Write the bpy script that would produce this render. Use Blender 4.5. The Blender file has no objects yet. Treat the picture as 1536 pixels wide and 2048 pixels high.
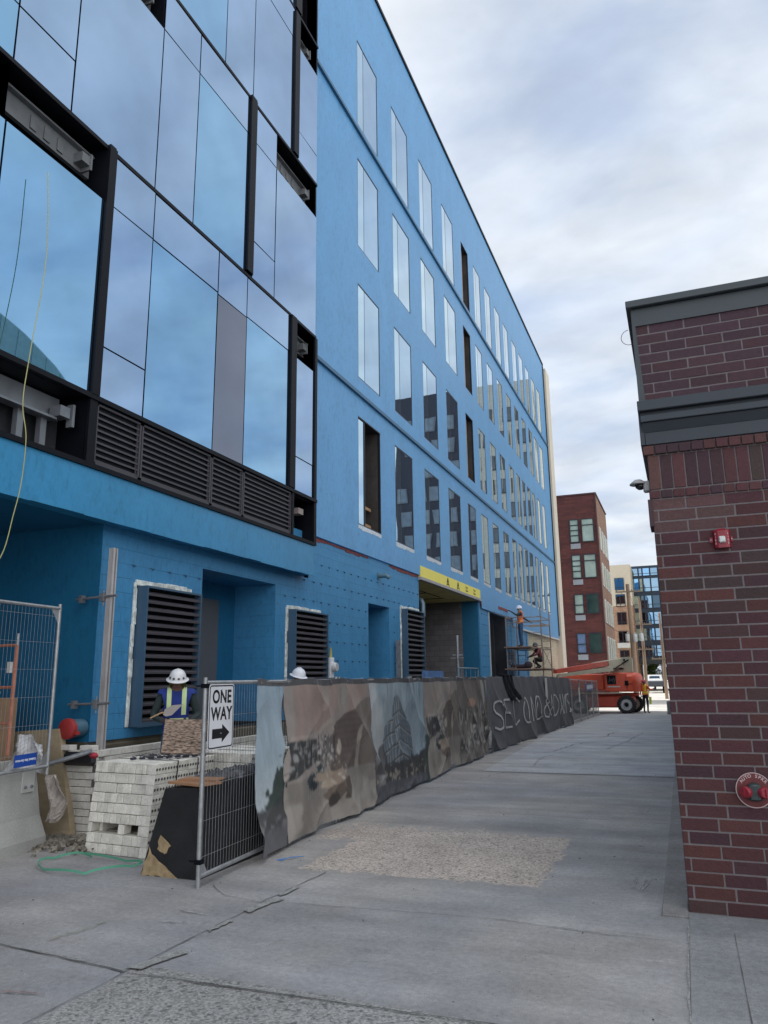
import bpy, bmesh, math, random
import numpy as np
from mathutils import Vector, Matrix
random.seed(7)
rng = np.random.RandomState(5)
R = math.radians
SC = bpy.context.scene
COL = SC.collection

# ------------------------------------------------------------------ camera
cam_d = bpy.data.cameras.new('camera'); cam = bpy.data.objects.new('camera', cam_d); COL.objects.link(cam)
FPX = 1500.0
a_ = Vector((600, -325, -FPX)).normalized()
z_ = Vector((-78, 6674, -FPX)).normalized(); z_ = (z_ - a_ * a_.dot(z_)).normalized()
x_ = a_.cross(z_)
m3 = Matrix((x_, a_, z_))
CAM = Vector((0, 0, 1.83))
cam.matrix_world = Matrix.Translation(CAM) @ m3.to_4x4()
cam_d.sensor_fit = 'VERTICAL'; cam_d.sensor_height = 36; cam_d.lens = FPX / 2048 * 36
cam_d.clip_start = 0.05; cam_d.clip_end = 3000
SC.camera = cam
SC.render.resolution_x = 768; SC.render.resolution_y = 1024

# ------------------------------------------------------------------ sky and sun
SUN_EL = 52; SUN_AZ = (-1.0, 0.16)          # direction towards the sun, horizontally
w = bpy.data.worlds.new('World'); SC.world = w; w.use_nodes = True
nt = w.node_tree; nt.nodes.clear(); N = nt.nodes.new; L = nt.links.new
def wmath(op, a, b=None):
    n = N('ShaderNodeMath'); n.operation = op
    for i, v in enumerate((a, b)):
        if v is None: continue
        if isinstance(v, (int, float)): n.inputs[i].default_value = v
        else: L(v, n.inputs[i])
    return n.outputs[0]
sky = N('ShaderNodeTexSky'); sky.sky_type = 'NISHITA'; sky.sun_disc = False
sky.sun_elevation = R(SUN_EL); sky.sun_rotation = math.atan2(SUN_AZ[0], SUN_AZ[1]); sky.air_density = 1.0
tc = N('ShaderNodeTexCoord'); sep = N('ShaderNodeSeparateXYZ'); L(tc.outputs['Generated'], sep.inputs[0])
zc = wmath('ADD', wmath('MAXIMUM', sep.outputs[2], 0.0), 0.22)
cx = wmath('DIVIDE', sep.outputs[0], zc); cy = wmath('DIVIDE', sep.outputs[1], zc)
cmb = N('ShaderNodeCombineXYZ'); L(cx, cmb.inputs[0]); L(cy, cmb.inputs[1])
mp = N('ShaderNodeMapping'); mp.inputs['Rotation'].default_value = (0, 0, R(35)); mp.inputs['Scale'].default_value = (0.9, 1.25, 1); L(cmb.outputs[0], mp.inputs[0])
n1 = N('ShaderNodeTexNoise'); n1.inputs['Scale'].default_value = 1.7; n1.inputs['Detail'].default_value = 8; n1.inputs['Roughness'].default_value = 0.5; n1.inputs['Distortion'].default_value = 0.25; L(mp.outputs[0], n1.inputs['Vector'])
n2 = N('ShaderNodeTexNoise'); n2.inputs['Scale'].default_value = 5.0; n2.inputs['Detail'].default_value = 6; n2.inputs['Roughness'].default_value = 0.5; n2.inputs['Distortion'].default_value = 0.3; L(mp.outputs[0], n2.inputs['Vector'])
r1 = N('ShaderNodeValToRGB'); L(n1.outputs['Fac'], r1.inputs[0])
r1.color_ramp.elements[0].position = 0.36; r1.color_ramp.elements[0].color = (3.9, 4.5, 5.5, 1)
r1.color_ramp.elements[1].position = 0.62; r1.color_ramp.elements[1].color = (6.1, 6.3, 6.5, 1)
e = r1.color_ramp.elements.new(0.48); e.color = (4.8, 5.25, 5.9, 1)
r2 = N('ShaderNodeMapRange'); L(n2.outputs['Fac'], r2.inputs[0]); r2.inputs[1].default_value = .3; r2.inputs[2].default_value = .7; r2.inputs[3].default_value = 0.88; r2.inputs[4].default_value = 1.12
mxc = N('ShaderNodeMix'); mxc.data_type = 'RGBA'; mxc.blend_type = 'MULTIPLY'; mxc.inputs[0].default_value = 1
L(r1.outputs[0], mxc.inputs[6]); L(r2.outputs[0], mxc.inputs[7])
# thin places let the blue of the sky through
thin = N('ShaderNodeMapRange'); L(n1.outputs['Fac'], thin.inputs[0]); thin.inputs[1].default_value = 0.32; thin.inputs[2].default_value = 0.46; thin.inputs[3].default_value = 0.30; thin.inputs[4].default_value = 0.03
mx2 = N('ShaderNodeMix'); mx2.data_type = 'RGBA'; L(thin.outputs[0], mx2.inputs[0]); L(mxc.outputs[2], mx2.inputs[6]); L(sky.outputs[0], mx2.inputs[7])
# an overcast sky is brighter overhead and behind the camera, away from the cloud bank in view
up = wmath('MULTIPLY', wmath('MAXIMUM', wmath('SUBTRACT', sep.outputs[2], 0.74), 0.0), 3.8)
side = wmath('MAXIMUM', wmath('ADD', wmath('MULTIPLY', sep.outputs[0], 0.75), wmath('MULTIPLY', sep.outputs[1], -0.65)), 0.0)
extra = wmath('ADD', wmath('MULTIPLY', up, 1.0), wmath('POWER', side, 1.6))
whv = N('ShaderNodeVectorMath'); whv.operation = 'SCALE'; whv.inputs[0].default_value = (7.6, 7.5, 7.4); L(extra, whv.inputs['Scale'])
vm = N('ShaderNodeVectorMath'); vm.operation = 'ADD'; L(mx2.outputs[2], vm.inputs[0]); L(whv.outputs[0], vm.inputs[1])
bg = N('ShaderNodeBackground'); bg.inputs['Strength'].default_value = 0.1; L(vm.outputs[0], bg.inputs[0])
wo = N('ShaderNodeOutputWorld'); L(bg.outputs[0], wo.inputs[0])

sd = bpy.data.lights.new('sun', 'SUN'); sd.energy = 3.2; sd.angle = R(1.2); sd.color = (1, .95, .87)
sun = bpy.data.objects.new('sun', sd); COL.objects.link(sun)
h_ = Vector((SUN_AZ[0], SUN_AZ[1])).normalized() * math.cos(R(SUN_EL))
sun.rotation_euler = Vector((h_.x, h_.y, math.sin(R(SUN_EL)))).to_track_quat('Z', 'Y').to_euler()
SC.view_settings.view_transform = 'Standard'; SC.view_settings.look = 'None'; SC.view_settings.exposure = 0.68; SC.view_settings.gamma = 1

# ------------------------------------------------------------------ helpers
def S(r, g, b):
    f = lambda c: (c / 255 / 12.92) if c / 255 <= 0.04045 else ((c / 255 + 0.055) / 1.055) ** 2.4
    return (f(r), f(g), f(b))
def mat(name, col, rough=.6, metal=0., var=.12, vs=3., bump=0., bs=40., spec=.5, fine=0., fs=60., stretch=(1, 1, 1), attr=None, alpha=None):
    m = bpy.data.materials.new(name); m.use_nodes = True
    t = m.node_tree; b = t.nodes['Principled BSDF']; n = t.nodes.new; l = t.links.new
    b.inputs['Roughness'].default_value = rough; b.inputs['Metallic'].default_value = metal
    b.inputs['Specular IOR Level'].default_value = spec
    tcn = n('ShaderNodeTexCoord'); mpn = n('ShaderNodeMapping'); mpn.inputs['Scale'].default_value = stretch; l(tcn.outputs['Object'], mpn.inputs[0])
    no = n('ShaderNodeTexNoise'); no.inputs['Scale'].default_value = vs; no.inputs['Detail'].default_value = 6; no.inputs['Roughness'].default_value = .6; l(mpn.outputs[0], no.inputs['Vector'])
    mr = n('ShaderNodeMapRange'); l(no.outputs['Fac'], mr.inputs[0]); mr.inputs[1].default_value = .3; mr.inputs[2].default_value = .7; mr.inputs[3].default_value = 1 - var; mr.inputs[4].default_value = 1 + var
    out = mr.outputs[0]
    if fine:
        nf = n('ShaderNodeTexNoise'); nf.inputs['Scale'].default_value = fs; nf.inputs['Detail'].default_value = 3; l(mpn.outputs[0], nf.inputs['Vector'])
        mf = n('ShaderNodeMapRange'); l(nf.outputs['Fac'], mf.inputs[0]); mf.inputs[1].default_value = .35; mf.inputs[2].default_value = .65; mf.inputs[3].default_value = 1 - fine; mf.inputs[4].default_value = 1 + fine
        mu = n('ShaderNodeMath'); mu.operation = 'MULTIPLY'; l(out, mu.inputs[0]); l(mf.outputs[0], mu.inputs[1]); out = mu.outputs[0]
    sc_ = n('ShaderNodeVectorMath'); sc_.operation = 'SCALE'; l(out, sc_.inputs['Scale'])
    if attr:
        at = n('ShaderNodeAttribute'); at.attribute_name = attr; l(at.outputs['Color'], sc_.inputs[0])
    else: sc_.inputs[0].default_value = col[:3]
    l(sc_.outputs[0], b.inputs['Base Color'])
    if bump:
        nb = n('ShaderNodeTexNoise'); nb.inputs['Scale'].default_value = bs; nb.inputs['Detail'].default_value = 4; l(mpn.outputs[0], nb.inputs['Vector'])
        bn = n('ShaderNodeBump'); bn.inputs['Strength'].default_value = bump; bn.inputs['Distance'].default_value = .01; l(nb.outputs['Fac'], bn.inputs['Height']); l(bn.outputs[0], b.inputs['Normal'])
    return m
def tag(o, label=None, cat=None, group=None, kind=None):
    if label: o['label'] = label
    if cat: o['category'] = cat
    if group: o['group'] = group
    if kind: o['kind'] = kind
    return o
def thing(name, label, cat, loc=(0, 0, 0), rz=0, group=None):
    o = bpy.data.objects.new(name, None); COL.objects.link(o); o.location = loc; o.rotation_euler = (0, 0, rz); o.empty_display_size = .2
    return tag(o, label, cat, group)
class MB:
    def __init__(s): s.v = []; s.f = []; s.m = []; s.mi = 0; s.cols = []
    def poly(s, pts, col=None):
        i = len(s.v); s.v += [tuple(p) for p in pts]; s.f.append(tuple(range(i, i + len(pts)))); s.m.append(s.mi); s.cols.append(col)
    def add(s, vs, fs, col=None):
        i = len(s.v); s.v += [tuple(p) for p in vs]
        for f in fs: s.f.append(tuple(i + k for k in f)); s.m.append(s.mi); s.cols.append(col)
    def box(s, x0, x1, y0, y1, z0, z1, T=None, b=0., col=None):
        if x0 > x1: x0, x1 = x1, x0
        if y0 > y1: y0, y1 = y1, y0
        if z0 > z1: z0, z1 = z1, z0
        if b:
            b = min(b, (x1 - x0) * .45, (y1 - y0) * .45, (z1 - z0) * .45)
            vs = []
            idx = {}
            for ax in range(3):
                for sx in (0, 1):
                    for sy in (0, 1):
                        for sz in (0, 1):
                            p = [(x0, x1)[sx], (y0, y1)[sy], (z0, z1)[sz]]; sg = [sx, sy, sz]
                            for k in range(3):
                                if k != ax: p[k] += b if sg[k] == 0 else -b
                            idx[(ax, sx, sy, sz)] = len(vs); vs.append(Vector(p))
            fs = []
            fs.append([idx[(0, 0, 0, 0)], idx[(0, 0, 0, 1)], idx[(0, 0, 1, 1)], idx[(0, 0, 1, 0)]]); fs.append([idx[(0, 1, 0, 0)], idx[(0, 1, 1, 0)], idx[(0, 1, 1, 1)], idx[(0, 1, 0, 1)]])
            fs.append([idx[(1, 0, 0, 0)], idx[(1, 1, 0, 0)], idx[(1, 1, 0, 1)], idx[(1, 0, 0, 1)]]); fs.append([idx[(1, 0, 1, 0)], idx[(1, 0, 1, 1)], idx[(1, 1, 1, 1)], idx[(1, 1, 1, 0)]])
            fs.append([idx[(2, 0, 0, 0)], idx[(2, 0, 1, 0)], idx[(2, 1, 1, 0)], idx[(2, 1, 0, 0)]]); fs.append([idx[(2, 0, 0, 1)], idx[(2, 1, 0, 1)], idx[(2, 1, 1, 1)], idx[(2, 0, 1, 1)]])
            for sy in (0, 1):
                for sz in (0, 1): fs.append([idx[(1, 0, sy, sz)], idx[(1, 1, sy, sz)], idx[(2, 1, sy, sz)], idx[(2, 0, sy, sz)]])
            for sx in (0, 1):
                for sz in (0, 1): fs.append([idx[(0, sx, 0, sz)], idx[(0, sx, 1, sz)], idx[(2, sx, 1, sz)], idx[(2, sx, 0, sz)]])
            for sx in (0, 1):
                for sy in (0, 1): fs.append([idx[(0, sx, sy, 0)], idx[(0, sx, sy, 1)], idx[(1, sx, sy, 1)], idx[(1, sx, sy, 0)]])
            for sx in (0, 1):
                for sy in (0, 1):
                    for sz in (0, 1): fs.append([idx[(0, sx, sy, sz)], idx[(1, sx, sy, sz)], idx[(2, sx, sy, sz)]])
        else:
            vs = [Vector(p) for p in ((x0, y0, z0), (x1, y0, z0), (x1, y1, z0), (x0, y1, z0), (x0, y0, z1), (x1, y0, z1), (x1, y1, z1), (x0, y1, z1))]
            fs = [(3, 2, 1, 0), (4, 5, 6, 7), (0, 1, 5, 4), (1, 2, 6, 5), (2, 3, 7, 6), (3, 0, 4, 7)]
        if T is not None: vs = [T @ v for v in vs]
        s.add(vs, fs, col)
    def tube(s, pts, r, n=8, cap=True, r2=None):
        pts = [Vector(p) for p in pts]; rings = []
        t0 = (pts[1] - pts[0]).normalized(); u = t0.orthogonal().normalized()
        for i, p in enumerate(pts):
            t = ((pts[min(i + 1, len(pts) - 1)] - pts[max(i - 1, 0)])).normalized()
            u = (u - t * u.dot(t)); u = u.normalized() if u.length > 1e-6 else t.orthogonal().normalized()
            v = t.cross(u); rr = r if r2 is None else r + (r2 - r) * i / (len(pts) - 1)
            rings.append([p + (u * math.cos(2 * math.pi * k / n) + v * math.sin(2 * math.pi * k / n)) * rr for k in range(n)])
        vs = [q for g in rings for q in g]; fs = []
        for i in range(len(rings) - 1):
            for k in range(n): fs.append((i * n + k, i * n + (k + 1) % n, (i + 1) * n + (k + 1) % n, (i + 1) * n + k))
        if cap: fs.append(tuple(range(n - 1, -1, -1))); fs.append(tuple((len(rings) - 1) * n + k for k in range(n)))
        s.add(vs, fs)
    def lathe(s, prof, T=None, n=20, sx=1, sy=1, cap=True):      # prof [(r,z)], around local z
        vs = []; fs = []
        for r_, z in prof:
            for k in range(n):
                p = Vector((r_ * math.cos(2 * math.pi * k / n) * sx, r_ * math.sin(2 * math.pi * k / n) * sy, z)); vs.append(T @ p if T is not None else p)
        for i in range(len(prof) - 1):
            for k in range(n): fs.append((i * n + k, i * n + (k + 1) % n, (i + 1) * n + (k + 1) % n, (i + 1) * n + k))
        if cap: fs.append(tuple(range(n - 1, -1, -1))); fs.append(tuple((len(prof) - 1) * n + k for k in range(n)))
        s.add(vs, fs)
    def prism(s, pts, ext):          # polygon pts (3d) extruded by vector ext
        pts = [Vector(p) for p in pts]; e_ = Vector(ext); n = len(pts)
        s.add(pts + [p + e_ for p in pts], [tuple(range(n - 1, -1, -1)), tuple(range(n, 2 * n))] + [(i, (i + 1) % n, n + (i + 1) % n, n + i) for i in range(n)])
    def build(s, name, mats, parent=None, smooth=False, local=False, attr=None):
        me = bpy.data.meshes.new(name)
        off = Vector((0, 0, 0))
        if parent is not None and not local:
            p = parent
            while p is not None: off += p.location; p = p.parent
        me.from_pydata([(v[0] - off.x, v[1] - off.y, v[2] - off.z) for v in s.v], [], s.f)
        if not isinstance(mats, (list, tuple)): mats = [mats]
        for m in mats: me.materials.append(m)
        me.polygons.foreach_set('material_index', s.m)
        if attr:
            ca = me.color_attributes.new(attr, 'FLOAT_COLOR', 'CORNER'); k = 0; arr = []
            for i, f in enumerate(s.f):
                c = s.cols[i] or (.5, .5, .5)
                arr += [c[0], c[1], c[2], 1.] * len(f)
            ca.data.foreach_set('color', arr)
        bm = bmesh.new(); bm.from_mesh(me); bmesh.ops.recalc_face_normals(bm, faces=bm.faces); bm.to_mesh(me); bm.free()
        if smooth: me.shade_smooth() if smooth is True else me.set_sharp_from_angle(angle=R(smooth))
        if smooth and smooth is not True:
            for p in me.polygons: p.use_smooth = True
        o = bpy.data.objects.new(name, me); COL.objects.link(o)
        if parent is not None: o.parent = parent
        return o
def text_obj(name, body, size, T, m, parent=None, ext=.001, spacing=1., sx=1., off=0.):
    cu = bpy.data.curves.new(name, 'FONT'); cu.body = body; cu.size = size; cu.extrude = ext; cu.align_x = 'CENTER'; cu.align_y = 'CENTER'; cu.space_character = spacing; cu.offset = off
    o = bpy.data.objects.new(name + '_c', cu); COL.objects.link(o)
    dg = bpy.context.evaluated_depsgraph_get(); me = bpy.data.meshes.new_from_object(o.evaluated_get(dg)); bpy.data.objects.remove(o)
    me.materials.clear(); me.materials.append(m); me.name = name
    offv = Vector((0, 0, 0)); p = parent
    while p is not None: offv += p.location; p = p.parent
    for v in me.vertices:
        q = T @ Vector((v.co.x * sx, v.co.y, v.co.z)); v.co = q - offv
    t = bpy.data.objects.new(name, me); COL.objects.link(t); t.parent = parent
    return t
def frame_T(o, right, up):
    r_ = Vector(right).normalized(); u_ = Vector(up).normalized(); n_ = r_.cross(u_)
    return Matrix(((r_.x, u_.x, n_.x, o[0]), (r_.y, u_.y, n_.y, o[1]), (r_.z, u_.z, n_.z, o[2]), (0, 0, 0, 1)))
def gz(y):                       # the alley falls gently away beyond 26 m
    return 0. if y < 26 else -(min(y, 46) - 26) * .0145
def fence_x(y): return float(np.interp(y, [5.8, 7.1, 10.8, 13.5, 19.4, 26.2, 34, 43.6], [-4.24, -4.33, -4.47, -4.56, -4.66, -4.45, -4.42, -4.5]))

# ------------------------------------------------------------------ materials
def wall_blue(name, col, block=False, rough=.42):
    m = mat(name, col, rough=rough, var=.07, vs=1.3, bump=.25, bs=9, spec=.45, fine=.04, fs=25, stretch=(1, 1, .55))
    t = m.node_tree; n = t.nodes.new; l = t.links.new; b = t.nodes['Principled BSDF']
    src = b.inputs['Base Color'].links[0].from_socket
    g = n('ShaderNodeNewGeometry')
    # trowel marks and dark specks with a grain of their own
    mp_ = n('ShaderNodeMapping'); mp_.inputs['Scale'].default_value = (9, 9, 3.2); mp_.inputs['Rotation'].default_value = (R(22), 0, 0); l(g.outputs['Position'], mp_.inputs[0])
    no = n('ShaderNodeTexNoise'); no.inputs['Scale'].default_value = 1.6; no.inputs['Detail'].default_value = 9; no.inputs['Roughness'].default_value = .72; l(mp_.outputs[0], no.inputs['Vector'])
    mr = n('ShaderNodeMapRange'); l(no.outputs['Fac'], mr.inputs[0]); mr.inputs[1].default_value = .34; mr.inputs[2].default_value = .50; mr.inputs[3].default_value = .80; mr.inputs[4].default_value = 1.03
    v = n('ShaderNodeVectorMath'); v.operation = 'SCALE'; l(src, v.inputs[0]); l(mr.outputs[0], v.inputs['Scale']); src = v.outputs[0]
    if block:
        sx_ = n('ShaderNodeSeparateXYZ'); l(g.outputs['Position'], sx_.inputs[0])
        ad = n('ShaderNodeMath'); ad.operation = 'ADD'; l(sx_.outputs[0], ad.inputs[0]); l(sx_.outputs[1], ad.inputs[1])
        cb = n('ShaderNodeCombineXYZ'); l(ad.outputs[0], cb.inputs[0]); l(sx_.outputs[2], cb.inputs[1])
        # joints wander a little under the coating
        nw = n('ShaderNodeTexNoise'); nw.inputs['Scale'].default_value = 3; l(g.outputs['Position'], nw.inputs['Vector'])
        vw = n('ShaderNodeVectorMath'); vw.operation = 'SCALE'; l(nw.outputs['Color'], vw.inputs[0]); vw.inputs['Scale'].default_value = .018
        va = n('ShaderNodeVectorMath'); va.operation = 'ADD'; l(cb.outputs[0], va.inputs[0]); l(vw.outputs[0], va.inputs[1])
        br = n('ShaderNodeTexBrick'); l(va.outputs[0], br.inputs['Vector']); br.inputs['Scale'].default_value = 1; br.inputs['Brick Width'].default_value = .406; br.inputs['Row Height'].default_value = .203; br.inputs['Mortar Size'].default_value = .006; br.inputs['Mortar Smooth'].default_value = .7
        br.inputs['Color1'].default_value = (1, 1, 1, 1); br.inputs['Color2'].default_value = (.93, .95, .97, 1); br.inputs['Mortar'].default_value = (.62, .66, .72, 1)
        mx = n('ShaderNodeMix'); mx.data_type = 'RGBA'; mx.blend_type = 'MULTIPLY'; mx.inputs[0].default_value = .5; l(src, mx.inputs[6]); l(br.outputs['Color'], mx.inputs[7]); src = mx.outputs[2]
        bn = n('ShaderNodeBump'); bn.invert = True; bn.inputs['Strength'].default_value = .55; bn.inputs['Distance'].default_value = .010; l(br.outputs['Fac'], bn.inputs['Height'])
        old = b.inputs['Normal'].links[0].from_socket; l(old, bn.inputs['Normal']); l(bn.outputs[0], b.inputs['Normal'])
    l(src, b.inputs['Base Color'])
    return m
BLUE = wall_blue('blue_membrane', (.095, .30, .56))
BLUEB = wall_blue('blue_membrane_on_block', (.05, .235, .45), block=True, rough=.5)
BLUED = wall_blue('blue_membrane_beam', (.032, .225, .43), rough=.35)
def glass(name, tint, rough=.015, wav=.12):
    m = bpy.data.materials.new(name); m.use_nodes = True; t = m.node_tree; b = t.nodes['Principled BSDF']; n = t.nodes.new; l = t.links.new
    b.inputs['Base Color'].default_value = (*tint, 1); b.inputs['Metallic'].default_value = 1; b.inputs['Roughness'].default_value = rough
    g = n('ShaderNodeNewGeometry'); no = n('ShaderNodeTexNoise'); no.inputs['Scale'].default_value = .45; no.inputs['Detail'].default_value = 1; l(g.outputs['Position'], no.inputs['Vector'])
    bn = n('ShaderNodeBump'); bn.inputs['Strength'].default_value = wav; bn.inputs['Distance'].default_value = .05; l(no.outputs['Fac'], bn.inputs['Height']); l(bn.outputs[0], b.inputs['Normal'])
    # faint film of dust
    n2_ = n('ShaderNodeTexNoise'); n2_.inputs['Scale'].default_value = 1.1; n2_.inputs['Detail'].default_value = 5; l(g.outputs['Position'], n2_.inputs['Vector'])
    mr = n('ShaderNodeMapRange'); l(n2_.outputs['Fac'], mr.inputs[0]); mr.inputs[1].default_value = .3; mr.inputs[2].default_value = .7; mr.inputs[3].default_value = .93; mr.inputs[4].default_value = 1.05
    v = n('ShaderNodeVectorMath'); v.operation = 'SCALE'; v.inputs[0].default_value = tint; l(mr.outputs[0], v.inputs['Scale']); l(v.outputs[0], b.inputs['Base Color'])
    return m
GV = glass('vision_glass', (.235, .43, .63)); GV2 = glass('vision_glass_pale', (.27, .49, .66))
GS = glass('spandrel_glass', (.30, .43, .61), wav=.1); GG = glass('grey_spandrel_glass', (.19, .21, .26), rough=.12)
GW = glass('window_glass', (.37, .53, .68)); GW2 = glass('window_glass_bright_reflection', (.48, .66, .78))  # second glass: paler tint carries the brighter reflection of the left pane
BLK = mat('black_frame', (.0045, .0055, .009), rough=.5, var=.2, spec=.15)
LOUV = mat('louver_bronze', (.055, .052, .062), rough=.5, var=.1, spec=.4)
DKIN = mat('dark_interior', (.028, .030, .036), rough=.9, var=.3)
STEEL = mat('galvanised_steel', (.42, .44, .47), rough=.42, metal=.7, var=.25, vs=9, fine=.15)
STEELD = mat('dull_steel', (.22, .23, .25), rough=.5, metal=.5, var=.3, vs=9)
GREYP = mat('grey_board', (.22, .22, .23), rough=.8, var=.15)
DOORG = mat('grey_door_paint', (.11, .115, .13), rough=.5, var=.06)
CMUG = None
def bricks(name, c1, c2, mo, bw, rh, ms, bumpd=.006, rough=.85, var=.18, axis='XY', off=.5, c3=None):
    m = bpy.data.materials.new(name); m.use_nodes = True; t = m.node_tree; b = t.nodes['Principled BSDF']; n = t.nodes.new; l = t.links.new
    b.inputs['Roughness'].default_value = rough
    g = n('ShaderNodeNewGeometry'); s_ = n('ShaderNodeSeparateXYZ'); l(g.outputs['Position'], s_.inputs[0])
    ad = n('ShaderNodeMath'); ad.operation = 'ADD'; l(s_.outputs[0], ad.inputs[0]); l(s_.outputs[1], ad.inputs[1])
    cb = n('ShaderNodeCombineXYZ'); l(ad.outputs[0], cb.inputs[0]); l(s_.outputs[2], cb.inputs[1])
    br = n('ShaderNodeTexBrick'); br.offset = off; l(cb.outputs[0], br.inputs['Vector']); br.inputs['Scale'].default_value = 1; br.inputs['Brick Width'].default_value = bw; br.inputs['Row Height'].default_value = rh; br.inputs['Mortar Size'].default_value = ms; br.inputs['Mortar Smooth'].default_value = .2; br.inputs['Bias'].default_value = 0
    br.inputs['Color1'].default_value = (*c1, 1); br.inputs['Color2'].default_value = (*c2, 1); br.inputs['Mortar'].default_value = (*mo, 1)
    no = n('ShaderNodeTexNoise'); no.inputs['Scale'].default_value = 1.2; no.inputs['Detail'].default_value = 8; no.inputs['Roughness'].default_value = .7; l(g.outputs['Position'], no.inputs['Vector'])
    mr = n('ShaderNodeMapRange'); l(no.outputs['Fac'], mr.inputs[0]); mr.inputs[1].default_value = .3; mr.inputs[2].default_value = .7; mr.inputs[3].default_value = 1 - var; mr.inputs[4].default_value = 1 + var
    v = n('ShaderNodeVectorMath'); v.operation = 'SCALE'; l(br.outputs['Color'], v.inputs[0]); l(mr.outputs[0], v.inputs['Scale']); l(v.outputs[0], b.inputs['Base Color'])
    bn = n('ShaderNodeBump'); bn.invert = True; bn.inputs['Strength'].default_value = .7; bn.inputs['Distance'].default_value = bumpd; l(br.outputs['Fac'], bn.inputs['Height']); l(bn.outputs[0], b.inputs['Normal'])
    return m
CMUG = bricks('grey_block', (.16, .15, .16), (.20, .19, .20), (.10, .10, .105), .406, .203, .008)
CREAMB = bricks('cream_block', (.50, .44, .31), (.56, .50, .37), (.34, .30, .23), .4, .1, .008)
WHITEB = mat('white_glazed_brick', (.52, .50, .45), rough=.6, var=.18, vs=7, fine=.1, attr='Col')
REDB = bricks('far_red_brick', (.085, .022, .020), (.125, .035, .028), (.06, .03, .03), .9, .16, .012, var=.25)
REDB_LIT = bricks('far_red_brick_lit_side', (.20, .10, .065), (.27, .14, .09), (.2, .15, .12), .4, .13, .02)  # side face of the red block: browner, lighter colour carries the light on it
FARBR = bricks('far_orange_brick', (.34, .19, .12), (.42, .25, .16), (.4, .32, .26), .5, .2, .02)
STUC = mat('cream_stucco', (.62, .56, .46), rough=.9, var=.06)
FGLASS = glass('far_glass', (.22, .34, .45)); FGD = glass('far_glass_dark', (.06, .10, .14)); FGC = mat('curtained_glass', (.34, .42, .36), rough=.25, var=.25, vs=.8, spec=.6); FGK = mat('far_window_dark', (.025, .05, .042), rough=.15, var=.5, vs=1.2); FGB = mat('far_window_blue', (.14, .20, .33), rough=.2)
NAVY = mat('navy_panel', (.022, .045, .085), rough=.5, var=.15)
WHT = mat('white_paint', (.75, .76, .78), rough=.5, var=.06); WHTD = mat('dirty_white', (.55, .55, .53), rough=.6, var=.2, vs=8)
REDT = mat('red_flashing', (.20, .045, .045), rough=.7, var=.35, vs=7)
YEL = mat('yellow_sheathing', (.78, .68, .14), rough=.7, var=.05)
FOAM = mat('white_foam', (.62, .65, .62), rough=.6, var=.5, vs=9, bump=.8, bs=30)
TAPE = mat('silver_tape', (.62, .66, .70), rough=.28, metal=.6, var=.2, vs=20, bump=.5, bs=30)
BRKR = mat('foundation_brown', (.10, .085, .06), rough=.95, var=.25, bump=.6, bs=20)

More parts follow.
